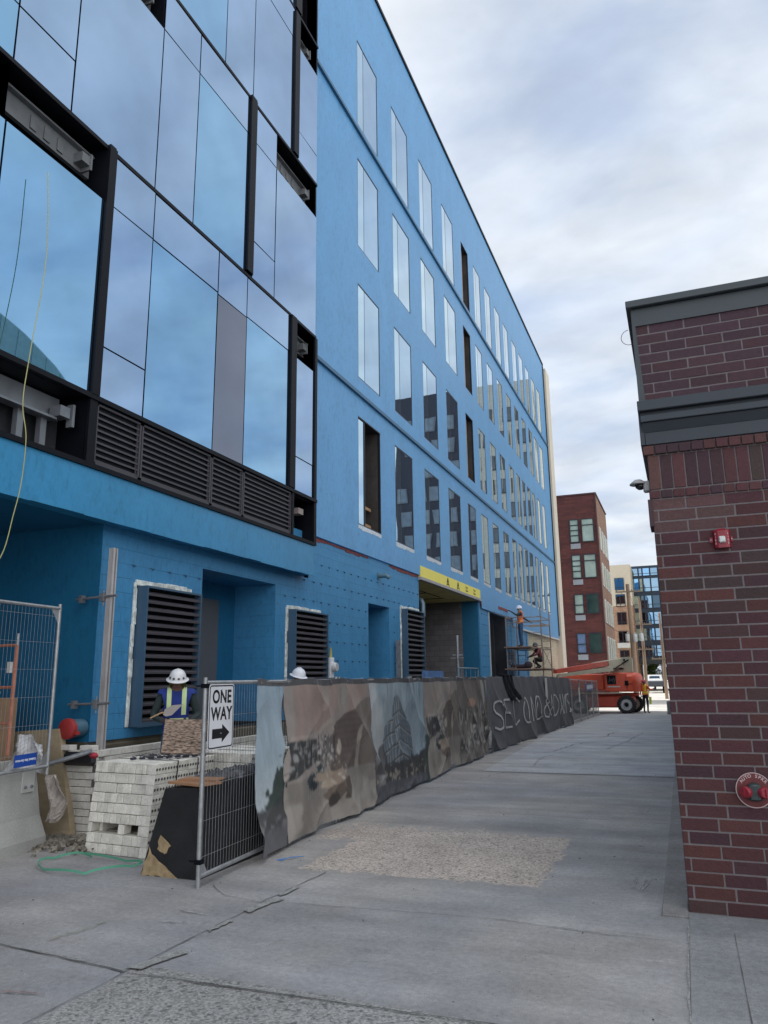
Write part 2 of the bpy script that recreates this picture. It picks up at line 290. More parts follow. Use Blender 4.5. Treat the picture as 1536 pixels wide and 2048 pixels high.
# ------------------------------------------------------------------ ground
def concrete(name, c1, c2, joint=None, agg=False, patches=()):
    m = bpy.data.materials.new(name); m.use_nodes = True; t = m.node_tree; b = t.nodes['Principled BSDF']; n = t.nodes.new; l = t.links.new
    b.inputs['Roughness'].default_value = .82; b.inputs['Specular IOR Level'].default_value = .35
    g = n('ShaderNodeNewGeometry')
    def noise(sc, det, ro, st=(1, 1, 1), dist=0):
        mp_ = n('ShaderNodeMapping'); mp_.inputs['Scale'].default_value = st; l(g.outputs['Position'], mp_.inputs[0])
        o = n('ShaderNodeTexNoise'); o.inputs['Scale'].default_value = sc; o.inputs['Detail'].default_value = det; o.inputs['Roughness'].default_value = ro; o.inputs['Distortion'].default_value = dist; l(mp_.outputs[0], o.inputs['Vector']); return o.outputs['Fac']
    def rng_(s, a, b_, c, d):
        r_ = n('ShaderNodeMapRange'); l(s, r_.inputs[0]); r_.inputs[1].default_value = a; r_.inputs[2].default_value = b_; r_.inputs[3].default_value = c; r_.inputs[4].default_value = d; return r_.outputs[0]
    def mul(x, y):
        k = n('ShaderNodeMath'); k.operation = 'MULTIPLY'; l(x, k.inputs[0]); l(y, k.inputs[1]); return k.outputs[0]
    big = noise(.35, 5, .55, dist=.4)
    mx = n('ShaderNodeMix'); mx.data_type = 'RGBA'; l(rng_(big, .38, .62, 0, 1), mx.inputs[0]); mx.inputs[6].default_value = (*c1, 1); mx.inputs[7].default_value = (*c2, 1)
    f = mul(rng_(noise(1.3, 8, .65),   .3, .7, .80, 1.18), rng_(noise(.9, 6, .6, st=(.3, 2.2, 1)), .3, .7, .80, 1.16))
    f = mul(f, rng_(noise(22, 5, .8), .3, .7, .78, 1.22))
    f = mul(f, rng_(noise(150, 2, .6), .3, .7, .78, 1.22))
    # oil drips and dark spots
    f = mul(f, rng_(noise(6, 3, .6), .24, .32, .72, 1.0)); f = mul(f, rng_(noise(55, 2, .5), .68, .74, 1.0, 1.5)); f = mul(f, rng_(noise(48, 2, .5), .24, .30, .6, 1.0))
    # pale scuffs
    f = mul(f, rng_(noise(2.2, 9, .75, st=(1, 2.5, 1)), .60, .68, 1.0, 1.25))
    col = mx.outputs[2]
    if agg:
        vo = n('ShaderNodeTexVoronoi'); vo.inputs['Scale'].default_value = agg; l(g.outputs['Position'], vo.inputs['Vector'])
        sp = n('ShaderNodeSeparateXYZ'); l(vo.outputs['Color'], sp.inputs[0])
        f = mul(f, rng_(sp.outputs[0], 0, 1, .68, 1.32))
        f = mul(f, rng_(vo.outputs['Distance'], .2, .75, 1.06, .7))
    v = n('ShaderNodeVectorMath'); v.operation = 'SCALE'; l(col, v.inputs[0]); l(f, v.inputs['Scale']); outc = v.outputs[0]
    if patches:
        def mt(op, a, c):
            k = n('ShaderNodeMath'); k.operation = op
            for i_, q in enumerate((a, c)):
                if isinstance(q, (int, float)): k.inputs[i_].default_value = q
                else: l(q, k.inputs[i_])
            return k.outputs[0]
        sx = n('ShaderNodeSeparateXYZ'); l(g.outputs['Position'], sx.inputs[0])
        ed = rng_(noise(3.5, 8, .75), .3, .7, -1, 1)
        vo = n('ShaderNodeTexVoronoi'); vo.inputs['Scale'].default_value = 70; l(g.outputs['Position'], vo.inputs['Vector'])
        sp = n('ShaderNodeSeparateXYZ'); l(vo.outputs['Color'], sp.inputs[0])
        vo2 = n('ShaderNodeTexVoronoi'); vo2.inputs['Scale'].default_value = 44; l(g.outputs['Position'], vo2.inputs['Vector'])
        sp2 = n('ShaderNodeSeparateXYZ'); l(vo2.outputs['Color'], sp2.inputs[0])
        peb = mul(rng_(sp.outputs[0], 0, 1, .62, 1.34), mul(rng_(sp2.outputs[1], .08, .12, .55, 1.0), rng_(noise(1.7, 6, .7), .3, .7, .82, 1.12)))
        for (xc, yc, hx, hy, amp, soft, pc, skew) in patches:
            yy = mt('ADD', sx.outputs[1], mt('MULTIPLY', sx.outputs[0], skew))
            dx = mt('SUBTRACT', mt('ABSOLUTE', mt('SUBTRACT', sx.outputs[0], xc), 0), hx); dy = mt('SUBTRACT', mt('ABSOLUTE', mt('SUBTRACT', yy, yc), 0), hy)
            dd = mt('ADD', mt('MAXIMUM', dx, dy), mt('MULTIPLY', ed, amp)); mk = rng_(dd, -soft, soft, 1, 0)
            pv = n('ShaderNodeVectorMath'); pv.operation = 'SCALE'; pv.inputs[0].default_value = pc; l(peb, pv.inputs['Scale'])
            mm = n('ShaderNodeMix'); mm.data_type = 'RGBA'; l(mk, mm.inputs[0]); l(outc, mm.inputs[6]); l(pv.outputs[0], mm.inputs[7]); outc = mm.outputs[2]
    l(outc, b.inputs['Base Color'])
    bn = n('ShaderNodeBump'); bn.inputs['Strength'].default_value = .35; bn.inputs['Distance'].default_value = .006
    l(vo.outputs['Distance'] if agg else noise(70, 6, .75), bn.inputs['Height'])
    if agg: bn.invert = True; bn.inputs['Strength'].default_value = .6
    l(bn.outputs[0], b.inputs['Normal'])
    return m
CONC = concrete('alley_concrete', (.248, .246, .256), (.305, .290, .274), patches=[(-2.55, 8.35, 1.18, 1.08, .10, .02, (.42, .365, .32), -.03), (-1.2, 0.4, 2.32, 4.02, .03, .02, (.268, .262, .25), .03), (-3.0, 9.0, 1.15, .45, .4, .12, (.40, .35, .31), 0)])
CONCB = concrete('alley_concrete_pale', (.30, .31, .335), (.34, .34, .345))
CONCW = concrete('street_concrete_sunlit', (.42, .41, .39), (.50, .48, .45))  # paler than the alley: sunlight past the shadow edge is in the colour
CONCD = concrete('forecourt_aggregate', (.245, .24, .225), (.27, .262, .245), agg=110)
AGG = concrete('exposed_aggregate', (.37, .325, .285), (.42, .365, .32), agg=85)
JOINT = mat('dark_joint', (.085, .083, .08), rough=.95, var=.3, vs=12); JOINTP = mat('pale_joint', (.24, .24, .23), rough=.9, var=.3, vs=9, fine=.3)
def sheet(name, rings, m, z=.0, kind='structure'):
    b = MB()
    for r_ in rings: b.poly([(x, y, gz(y) + z) for x, y in r_])
    o = b.build(name, m); tag(o, kind=kind); return o
def rough_poly(pts, amp=.03, step=.12):
    out = []
    for i in range(len(pts)):
        a = Vector(pts[i]); c = Vector(pts[(i + 1) % len(pts)]); n = max(1, int((c - a).length / step))
        for k in range(n): p = a.lerp(c, k / n); out.append((p.x + random.uniform(-amp, amp), p.y + random.uniform(-amp, amp)))
    return out
ys = [-60, 26, 46, 49.3]
rings = [[(-60, ys[i]), (80, ys[i]), (80, ys[i + 1]), (-60, ys[i + 1])] for i in range(3)]
sheet('ground', rings, CONC)
sheet('street', [[(-200, 49.3), (200, 49.3), (200, 600), (-200, 600)]], CONCW)
sheet('concrete_slab', [[(-3.9, 15.3), (-.34, 15.3), (-.34, 26), (-4.3, 26)], [(-4.3, 26), (-.34, 26), (-.34, 46), (-4.3, 46)]], CONCB, .004)
sheet('sidewalk', [[(-.13, 6.83), (12, 6.83), (12, 5.9), (6, 5.2), (5, -6), (-.13, -6)]], concrete('sidewalk_concrete', (.205, .212, .222), (.235, .232, .23)), .008)
b = MB(); b.box(-.33, -.135, 6.7, 46, -.4, .018, b=.006); tag(b.build('kerb', concrete('kerb_concrete', (.21, .20, .195), (.25, .24, .23))), kind='structure')
def strip(b, pts, wd, z=.008, jit=.0):
    L_ = []; R_ = []
    P = []
    for i in range(len(pts) - 1):
        a = Vector(pts[i]); c = Vector(pts[i + 1]); n = max(1, int((c - a).length / .15))
        for k in range(n): P.append(a.lerp(c, k / n))
    P.append(Vector(pts[-1]))
    if jit: P = [p + Vector((random.gauss(0, jit), random.gauss(0, jit))) for p in P]
    for i, p in enumerate(P):
        t = (P[min(i + 1, len(P) - 1)] - P[max(i - 1, 0)]).normalized(); nn = Vector((-t.y, t.x)); w_ = wd * random.uniform(.25, 1.0) / 2
        L_.append(p + nn * w_); R_.append(p - nn * w_)
    for i in range(len(P) - 1):
        b.poly([(q.x, q.y, gz(q.y) + z) for q in (L_[i], L_[i + 1], R_[i + 1], R_[i])])
b = MB()
strip(b, [(-9, 4.85), (-4.74, 4.5), (-3.53, 4.38)], .02, jit=.004); strip(b, [(-3.5, 4.37), (-1.0, 4.43), (-.14, 4.45)], .014, jit=.004)
strip(b, [(-3.6, -4), (-3.53, 4.38), (-3.47, 6.1), (-3.4, 7.1)], .012, jit=.006)
strip(b, [(.17, 6.4), (.17, 4.9), (.19, -3)], .009, z=.012); strip(b, [(-3.9, 15.28), (-.34, 15.3)], .03, jit=.005)
strip(b, [(-4.2, 6.35), (-3.9, 6.1), (-3.47, 6.0)], .01, jit=.006); strip(b, [(-3.47, 6.05), (-1.6, 6.2), (-.2, 6.1)], .008, jit=.004)
strip(b, [(-4.2, 10.6), (-2.2, 10.75), (-.35, 10.6)], .014, jit=.008); strip(b, [(-4.1, 12.9), (-3.2, 12.6), (-2.2, 12.9)], .012, jit=.02)
strip(b, [(-4.3, 13.6), (-3.7, 13.9), (-3.5, 15.1), (-3.1, 16.2), (-3.2, 18), (-2.9, 20)], .014, jit=.03)
strip(b, [(-3.6, 19), (-3.2, 19.6), (-2.9, 22), (-2.4, 22.6)], .03, z=.012, jit=.04); strip(b, [(-3.2, 24), (-2.4, 24.3), (-2.3, 27)], .035, z=.012, jit=.04)
strip(b, [(-2.0, 20.5), (-1.6, 23.5), (-1.4, 27)], .03, z=.012, jit=.03); strip(b, [(-2.6, 17.5), (-1.7, 17.6), (-1.2, 17.4)], .02, z=.012, jit=.02)
tag(b.build('ground_joints', JOINT), kind='structure')
b = MB()
strip(b, [(-.14, 6.5), (-.14, 4.8), (-.13, -3)], .016, jit=.004, z=.012)
strip(b, [(-4.5, 4.48), (-3.9, 4.43)], .022, jit=.006, z=.012); strip(b, [(-3.3, 4.4), (-2.0, 4.42)], .02, jit=.006, z=.012)
for pts in ([(-3.56, 4.42), (-3.44, 4.43), (-3.40, 4.62), (-3.34, 4.8), (-3.42, 4.82), (-3.5, 4.6)], [(-3.5, 5.25), (-3.46, 5.2), (-3.42, 5.5), (-3.46, 5.52)], [(-3.5, 5.75), (-3.42, 5.7), (-3.38, 6.0), (-3.32, 6.15), (-3.44, 6.1)], [(-3.47, 6.25), (-3.41, 6.2), (-3.38, 6.5), (-3.43, 6.55)]):
    b.poly([(x, y, .012) for x, y in rough_poly(pts, .012, .05)])
tag(b.build('joint_mortar', JOINTP), kind='structure')
def mark(name, pts_list, col):
    b = MB()
    for pts, wd in pts_list:
        for k in range(6):
            o_ = (k - 2.5) * wd / 6
            segs = [(x + random.gauss(0, .006) + o_, y + random.gauss(0, .01)) for x, y in pts]
            for i in range(len(segs) - 1):
                if random.random() < .35: continue
                strip(b, [segs[i], segs[i + 1]], wd / 9, z=.0125, jit=.003)
    tag(b.build(name, mat(name, col, rough=.9, var=.3, vs=20)), kind='structure')
def lerp_pts(a, c, n): return [(a[0] + (c[0] - a[0]) * k / n, a[1] + (c[1] - a[1]) * k / n) for k in range(n + 1)]
mark('yellow_chalk', [(lerp_pts((-4.45, 4.68), (-4.36, 5.15), 7), .05)], (.27, .27, .17))
mark('white_scuffs', [(lerp_pts((-.60, 7.45), (-.58, 7.85), 5), .05), (lerp_pts((-.50, 7.4), (-.47, 7.8), 5), .06), (lerp_pts((-3.95, 5.3), (-3.75, 5.35), 4), .06), (lerp_pts((-4.0, 5.6), (-3.7, 5.55), 4), .05), (lerp_pts((-1.1, 6.15), (-.6, 6.1), 5), .03)], (.36, .36, .355))
mark('pink_paint', [(lerp_pts((-4.05, 3.85), (-3.75, 3.92), 5), .07)], (.26, .17, .16))
b = MB()       # scattered grit, chips and drips on the concrete
for k in range(420):
    x = random.uniform(-5.5, .9); y = random.uniform(4, 17) ; r_ = random.uniform(.002, .004) * random.choice((1, 1, 1, 2.2))
    b.lathe([(r_, 0), (r_ * .8, r_ * .5), (r_ * .3, r_ * .7)], Matrix.Translation((x, y, .005)), n=5, sx=random.uniform(.6, 1.6))
tag(b.build('grit', mat('grit', (.09, .085, .08), rough=.95, var=.5, vs=4)), kind='stuff')
b = MB()       # rubble by the barrier foot and under the masonry
for k in range(900):
    y = random.uniform(6.9, 9.4); x = random.uniform(-7.3, -6.2) if k % 3 else random.gauss(-6.95, .12)
    if k % 3 == 0: y = random.gauss(7.35, .22)
    r_ = random.uniform(.008, .035)
    b.box(-r_, r_, -r_ * .8, r_ * .8, -r_ * .6, r_ * .6, T=Matrix.Translation((x, y, random.uniform(.0, .05))) @ Matrix.Rotation(random.uniform(0, 6), 4, (random.random(), random.random(), .3)))
for k in range(500):
    x = random.uniform(-6.6, -4.7); y = random.uniform(9.0, 14); r_ = random.uniform(.02, .08)
    b.box(-r_, r_, -r_ * .8, r_ * .8, -r_ * .6, r_ * .6, T=Matrix.Translation((x, y, random.uniform(.0, .1))) @ Matrix.Rotation(random.uniform(0, 6), 4, (random.random(), random.random(), .3)))
tag(b.build('rubble', mat('rubble', (.20, .18, .15), rough=.95, var=.5, vs=5, fine=.2)), kind='stuff')

# ------------------------------------------------------------------ the blue building
XB = -7.1; XM = -7.16; XC = -6.9
bb = thing('blue_building', 'long five storey building coated in bright blue membrane with reflective windows', 'building', (XB, 14.2, 0))
def holed(b, x, y0, y1, z0, z1, holes, depth=.12, back=False):
    Y = sorted({y0, y1, *[h[0] for h in holes], *[h[1] for h in holes]}); Z = sorted({z0, z1, *[h[2] for h in holes], *[h[3] for h in holes]})
    Y = [v for v in Y if y0 <= v <= y1]; Z = [v for v in Z if z0 <= v <= z1]
    for i in range(len(Y) - 1):
        for j in range(len(Z) - 1):
            cy_, cz_ = (Y[i] + Y[i + 1]) / 2, (Z[j] + Z[j + 1]) / 2
            if any(h[0] < cy_ < h[1] and h[2] < cz_ < h[3] for h in holes): continue
            b.poly([(x, Y[i], Z[j]), (x, Y[i + 1], Z[j]), (x, Y[i + 1], Z[j + 1]), (x, Y[i], Z[j + 1])])
    for h in holes:
        a, c, d, e_ = h[:4]; xb = x - (h[4] if len(h) > 4 else depth)
        b.poly([(x, a, d), (xb, a, d), (xb, a, e_), (x, a, e_)]); b.poly([(x, c, d), (x, c, e_), (xb, c, e_), (xb, c, d)])
        b.poly([(x, a, e_), (xb, a, e_), (xb, c, e_), (x, c, e_)]); b.poly([(x, a, d), (x, c, d), (xb, c, d), (xb, a, d)])
colsD = [16.63, 19.37, 22.09, 24.83, 27.6, 29.64, 31.67, 33.71, 35.63, 37.8, 39.66, 41.6, 43.5, 45.3]
colsC = [16.62, 19.34, 22.05, 24.8, 27.47, 29.44, 31.48, 33.51, 35.54, 37.51, 39.52, 41.51, 43.31, 45.17]
colsB = [16.6, 19.31, 21.99, 24.67, 27.33, 29.36, 31.40, 33.35, 35.4, 37.14, 38.52, 40.07, 41.52, 43.13, 44.91]
colsA = [16.57, 19.22, 21.92, 24.58, 27.19, 29.24, 31.23, 33.32, 35.31, 36.77, 38.24, 39.7, 41.34, 42.97, 44.73]
ROWS = [('A', colsA, 5.53, 8.34), ('B', colsB, 9.39, 12.05), ('C', colsC, 13.16, 15.86), ('D', colsD, 16.95, 19.74)]
WINS = []
for nm, cols_, z0, z1 in ROWS:
    for i, y in enumerate(cols_):
        wd = 1.53 if i < 4 else 1.12
        if nm == 'A': wd = 1.53 if i < 4 else (1.15 if i < 8 else .98)
        if nm == 'B' and i > 8: wd = .95
        WINS.append((nm, i, y, y + wd, z0, z1))
holes = [(a, c, d, e_) for _, _, a, c, d, e_ in WINS]
YEND = 48.45; YC0 = 13.75
b = MB(); holed(b, XB, 14.0, YEND, 4.84, 22.5, holes, .09)
for (a, c) in ((34.5, 48.45),): holed(b, XB, a, c, 4.1, 4.84, [])
holed(b, XB, 28.7, 34.5, 4.45, 4.84, [])
b.poly([(XB, YEND, 4.1), (-26, YEND, 4.1), (-26, YEND, 22.5), (XB, YEND, 22.5)]); b.poly([(XB, 14, 22.5), (XB, YEND, 22.5), (-26, YEND, 22.5), (-26, 14, 22.5)])
b.poly([(XB, 28.7, 4.45), (XM, 28.7, 4.45), (XM, YEND, 4.1), (XB, YEND, 4.1)])
b.build('wall', BLUE, bb)
# drip ledges and parapet
b = MB()
for z in (8.89, 16.69): b.box(XB - .01, XB + .07, 14.02, YEND, z - .02, z + .07)
b.build('ledge', wall_blue('ledge_shadow_blue', (.03, .12, .22)), bb)  # dark blue puts the ledge's shadow line into its colour
b = MB(); b.box(XB - .4, XB + .05, 14.0, YEND + .05, 22.5, 22.62); b.build('parapet_cap', BLK, bb)
b = MB(); b.box(XB - .3, XB + .16, YEND + .12, YEND + 1.6, .0, 22.3); b.build('corner_trim', mat('cream_trim', (.62, .56, .46), rough=.8, var=.05), bb)
b = MB(); b.box(XB - .3, XB + .04, YEND - .08, YEND + .12, 4.3, 22.45); b.build('corner_flashing', BLK, bb)
# masonry base
O1 = (10.25, 12.65, 0.3, 3.62, .85); O2 = (17.3, 18.75, .3, 3.67, 1.3); O3 = (21.25, 28.5, .0, 4.82, 3.0); O4 = (30.05, 33.6, .0, 4.42, 2.5)
LV = [(8.57, 9.98, 1.22, 3.2), (13.03, 14.6, 1.2, 3.22), (19.55, 21.15, 1.25, 3.75)]
b = MB(); holed(b, XM, 7.93, 38.3, 1.08, 4.86, [(O1[0], O1[1], 1.08, O1[3], .9), (O2[0], O2[1], 1.08, O2[3], 1.3), (O3[0], O3[1], 1.08, 4.82, .05), (O4[0], O4[1], 1.08, O4[3], .12)])
b.poly([(XM, 7.93, 1.08), (XM, 7.93, 4.86), (-16, 7.93, 4.86), (-16, 7.93, 1.08)])
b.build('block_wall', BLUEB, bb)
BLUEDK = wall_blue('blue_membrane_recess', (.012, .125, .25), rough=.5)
b = MB()       # recess backs and returns
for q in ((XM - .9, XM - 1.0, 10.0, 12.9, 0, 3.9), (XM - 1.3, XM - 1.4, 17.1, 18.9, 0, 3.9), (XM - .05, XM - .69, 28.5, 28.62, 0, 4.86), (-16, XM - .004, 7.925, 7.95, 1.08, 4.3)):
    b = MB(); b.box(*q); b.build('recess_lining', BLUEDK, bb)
b = MB(); b.box(XM - .86, XM - .9, 10.75, 12.05, 0.3, 3.3, b=.01); dr = b.build('door', DOORG, bb)
b = MB(); b.box(XM - .86, XM - .8, 11.93, 11.97, 1.2, 1.36); b.tube([(XM - .78, 11.95, 1.3), (XM - .78, 11.8, 1.3)], .012); b.build('door_handle', STEELD, dr)
b = MB(); b.box(XM - .69, XM - 8, 28.5, 28.62, 0, 4.86); b.box(XM - 6, XM - 6.1, 21, 28.6, 0, 4.9); b.build('grey_block_wall', CMUG, bb)
b = MB(); b.box(XM - .05, XM - 8, 21.1, 21.25, 0, 4.86); b.build('inner_wall', CMUG, bb)
b = MB(); b.box(XM - 2.5, XM - 2.6, 29.5, 34.2, 0, 4.7); b.box(XM - .13, XM - 2.5, 33.6, 33.7, 0, 4.7); b.box(XM - .4, XM - .5, 31.8, 32.0, 0, 4.4); b.box(XM - .4, XM - .5, 32.5, 32.6, 0, 4.4); b.build('storefront_recess', DKIN, bb)
# yellow sheathing over the wide opening
b = MB()
b.box(XM - .01, XB + .015, 21.25, 28.5, 4.79, 5.13); fas = b.build('yellow_sheathing', YEL, bb)
BLKI = mat('black_print', (.02, .02, .02), rough=.8, var=0)
for yy in (24.1, 25.35):
    b = MB()
    for k, (dz, hw) in enumerate(((.0, .0), )):
        y0 = yy; x = XB + .018
        b.prism([(x, y0 - .17, 4.81), (x, y0 - .11, 4.81), (x, y0 + .01, 5.08), (x, y0 - .04, 5.08)], (.002, 0, 0)); b.prism([(x, y0 + .17, 4.81), (x, y0 + .11, 4.81), (x, y0 - .01, 5.08), (x, y0 + .04, 5.08)], (.0025, 0, 0))
        b.box(x, x + .003, y0 - .12, y0 + .12, 4.86, 4.89); b.prism([(x, y0 - .06, 4.94), (x, y0 + .06, 4.94), (x, y0, 5.04)], (.0035, 0, 0))
    b.build('printed_mark', BLKI, fas)
for yy in (26.5, 27.6):
    text_obj('printed_words', 'Dens\nGlass', .12, frame_T((XB + .018, yy, 4.96), (0, 1, 0), (0, 0, 1)), BLKI, fas, sx=1.3)
b = MB(); b.box(XM - .02, XB + .06, 21.2, 28.55, 4.70, 4.788); b.build('soffit_edge', mat('soffit_edge', (.33, .32, .33), rough=.7), fas)
b = MB(); b.box(XM - .05, XM - 6, 21.25, 28.5, 4.72, 4.78)
b.build('soffit', mat('yellow_soffit', (.60, .52, .20), rough=.8, var=.2, vs=2), fas)
b = MB()
for k in range(3): b.box(XM - .9 - k * 1.6, XM - .94 - k * 1.6, 22 + k, 26.4 + k * .5, 4.705, 4.718)
for k in range(3): b.box(XM - .9, XM - 2.5, 22.8 + k * 2, 22.84 + k * 2, 4.70, 4.716)
b.build('soffit_joint', BLKI, fas)
# red flashing strips
b = MB()
for q in ((XM, XM + .012, 14.0, 17.3, 4.75, 4.84), (XM, XM + .012, 18.8, 21.2, 4.75, 4.84), (XM, XM + .012, 28.6, 30.0, 4.55, 4.7), (XB, XB + .012, 31.6, 33.4, 4.64, 4.78)):
    b = MB(); n_ = 12
    for k in range(n_):
        a = q[2] + (q[3] - q[2]) * k / n_; b.box(q[0], q[1], a, q[2] + (q[3] - q[2]) * (k + 1) / n_ + .002, q[4] + random.uniform(-.02, .03), q[5] - random.uniform(0, .02))
    b.build('red_flashing', REDT, bb)
b = MB()
for (a, c, z0, z1, _) in (O4,):
    b.box(XM - .02, XM + .03, a - .06, a, z0, z1 + .06); b.box(XM - .02, XM + .03, a, c, z1, z1 + .06)
b.box(XB - .02, XB + .03, 36.3, YEND, 4.02, 4.1); b.build('metal_trim', mat('pale_trim', (.5, .52, .52), rough=.5), bb)
b = MB(); b.box(XM - .6, XM + .02, 34.2, 36.3, -.4, 4.4); b.box(XM - .02, XM - .2, 36.3, 37.9, -.4, 4.1); b.build('pier', BLUEB, bb)
b = MB(); b.box(XM - .25, XM - .1, 37.9, YEND, -.5, 4.1); b.build('cream_block_wall', CREAMB, bb)
b = MB(); b.box(XM - .12, XM + .0, 37.75, 37.9, -.4, 4.02); b.build('white_jamb', WHTD, bb)
# foundation
b = MB(); b.box(-16, XM - .02, 7.9, 48, -.5, 1.08); b.box(XM - .02, XM + .03, 7.8, 37, -.5, 1.04, b=.02); b.build('foundation', BRKR, bb)
# wall ties: uncountable little wire stubs through the coating
b = MB()
for zz in np.arange(1.42, 4.6, .406):
    for yy in np.arange(8.15, 38, .406):
        if any(h[0] - .05 < yy < h[1] + .05 and h[2] - .05 < zz < h[3] + .05 for h in [O1[:4], O2[:4], O3[:4], O4[:4]] + LV): continue
        if zz > 3.8 and yy < 13.8: continue
        if random.random() < .08: continue
        dy = random.uniform(-.03, .03); b.box(XM - .003, XM + .012, yy + dy - .045, yy + dy + .045, zz - .006, zz + .004); b.box(XM, XM + .03, yy + dy - .004, yy + dy + .004, zz - .03, zz)
tg = b.build('wall_ties', mat('tie_wire', (.05, .13, .21), rough=.6, var=.3), bb); tg['kind'] = 'stuff'

# windows ---------------------------------------------------------------
def make_window(name, wd, z0, z1, open_=False, dark=False, tape=False):
    H = z1 - z0; fr = MB(); t = .03; x1 = .008; x0 = -.06
    fr.box(x0, x1, 0, t, 0, H); fr.box(x0, x1, wd - t, wd, 0, H); fr.box(x0, x1, t, wd - t, 0, t); fr.box(x0, x1, t, wd - t, H - t, H)
    d = wd * .3
    if not dark: fr.box(x0, x1 - .004, d - .006, d + .006, t, H - t)
    return fr, d
WCACHE = {}
FRM = mat('window_frame', (.010, .013, .02), rough=.4, var=.1)
def window(nm, i, y0, y1, z0, z1):
    wd = round(y1 - y0, 2); dark = (nm in 'DCB' and i == 4); opn = (nm == 'A' and i == 0)
    key = (nm, wd, dark, opn); H = z1 - z0
    if key not in WCACHE:
        fr, d = make_window('window', wd, z0, z1, opn, dark)
        root = fr.build('window', FRM, bb, local=True)
        kids = []
        if dark or opn:
            p = MB(); dep = .5; a = d if opn else .035
            p.poly([(-dep, a, 0), (-dep, wd, 0), (-dep, wd, H), (-dep, a, H)]); p.poly([(-.05, a, 0), (-dep, a, 0), (-dep, a, H), (-.05, a, H)]); p.poly([(-.05, wd - .03, 0), (-dep, wd - .03, 0), (-dep, wd - .03, H), (-.05, wd - .03, H)])
            p.poly([(-.05, a, 0), (-.05, wd, 0), (-dep, wd, 0), (-dep, a, 0)]); p.poly([(-.05, a, H), (-.05, wd, H), (-dep, wd, H), (-dep, a, H)])
            kids.append(p.build('opening', mat('room_dark', (.045, .04, .037), rough=.9, var=.3), root, local=True))
            p = MB()
            for zz in ((.62, .7), (.16, .24)): p.box(-.3, -.26, a, wd - .05, zz[0], zz[1] + .0)
            if dark: p.box(-.2, -.17, wd * .62, wd * .7, .03, H - .03)
            kids.append(p.build('stud', mat('raw_timber', (.40, .24, .13), rough=.8), root, local=True))
            if opn:
                p = MB(); p.poly([(-.02, .035, .035), (-.02, d, .035), (-.02, d, H - .035), (-.02, .035, H - .035)]); kids.append(p.build('pane', GW2, root, local=True))
        else:
            p = MB(); tl = random.uniform(-.004, .004)
            p.poly([(.0 + tl * .4, .03, .03), (.0, d - .006, .03), (.0, d - .006, H - .03), (.0 + tl * .4, .03, H - .03)]); kids.append(p.build('pane', GW2, root, local=True))
            p = MB(); p.poly([(.0, d + .006, .03), (.0 + tl * .4, wd - .03, .03), (.0 + tl * .4, wd - .03, H - .03), (.0, d + .006, H - .03)]); kids.append(p.build('pane', GW, root, local=True))
        if nm == 'A':
            p = MB(); n_ = 14
            for k in range(n_):
                a = wd * k / n_; p.box(.0, .016, a, wd * (k + 1) / n_, -.09 - random.uniform(0, .05), -.005)
            kids.append(p.build('sill_tape', TAPE, root, local=True))
            p = MB(); p.box(.0, .004, -.05, .0, -.06, H + .07); p.box(.0, .004, wd, wd + .05, -.06, H + .07); p.box(.0, .004, 0, wd, H, H + .07); kids.append(p.build('flashing', wall_blue('flashing_dark', (.05, .19, .36)), root, local=True))
        WCACHE[key] = (root, kids); r = root
    else:
        src, kids = WCACHE[key]; r = src.copy(); COL.objects.link(r); r.parent = bb
        for k_ in kids: c = k_.copy(); COL.objects.link(c); c.parent = r
    r.location = Vector((XB - .012, y0, z0)) - bb.location
    if dark: r['label'] = 'unglazed dark window opening with timber inside'
    if opn: r['label'] = 'window with one pane missing and bare timber inside'
for wn in WINS: window(*wn)

# glass curtain wall -----------------------------------------------------
K = XC / -6.75
def cy_c(y): return y * K
def cz_c(z): return 1.83 + (z - 1.83) * K
PAN = []      # y0,y1,z0,z1,type
Z1, Z2, Z3, Z4, Z5, Z6 = 5.42, 9.03, 12.75, 16.46, 20.16, 22.1
def st(y0, y1, zs, ty):
    for i in range(len(zs) - 1): PAN.append((y0, y1, zs[i], zs[i + 1], ty[i]))
st(5.43, 7.05, [Z1, 8.22, Z2], ['V', 'slot']); st(7.21, 8.08, [Z1, 6.15, 8.23, Z2], 'SSS'); st(8.08, 9.78, [Z1, 8.23, Z2], 'VS'); st(9.78, 10.7, [Z1, 8.2, Z2], 'GS')
st(10.7, 12.32, [Z1, 8.22, Z2], 'VS'); st(12.57, 13.46, [Z1, 6.13, 8.22, Z2], ['S', 'S', 'slot'])
st(3.9, 5.43, [Z1, 8.22, Z2], ['V', 'slot']); st(3.9, 5.44, [Z2, 9.83, Z3], 'VV'); st(5.44, 6.36, [Z2, 9.83, Z3], 'SS'); st(6.36, 8.05, [Z2, 11.93, Z3], ['S', 'slot'])
st(8.05, 9.01, [Z2, 11.93, Z3], 'SS'); st(9.01, 10.6, [Z2, 11.93, Z3], 'VS'); st(10.83, 11.65, [Z2, 9.83, 11.93, Z3], 'SSS'); st(11.65, 13.46, [Z2, 11.93, Z3], ['S', 'slot'])
st(6.36, 8.05, [Z3, 13.5, 15.66, Z4], 'SVS'); st(8.05, 9.74, [Z3, 15.66, Z4], 'VS'); st(9.74, 10.7, [Z3, 15.66, Z4], 'SS'); st(10.7, 12.3, [Z3, 15.66, Z4], 'SS'); st(12.54, 13.46, [Z3, 13.5, 15.66, Z4], ['S', 'S', 'slot'])
st(3.9, 6.36, [Z3, 15.66, Z4], 'VS')
for (y0, y1) in ((3.9, 6.36), (6.36, 8.05), (8.05, 9.74), (9.74, 10.7), (10.7, 11.65), (11.65, 12.45)): st(y0, y1, [Z4, 19.4, Z5, Z6], 'VSS')
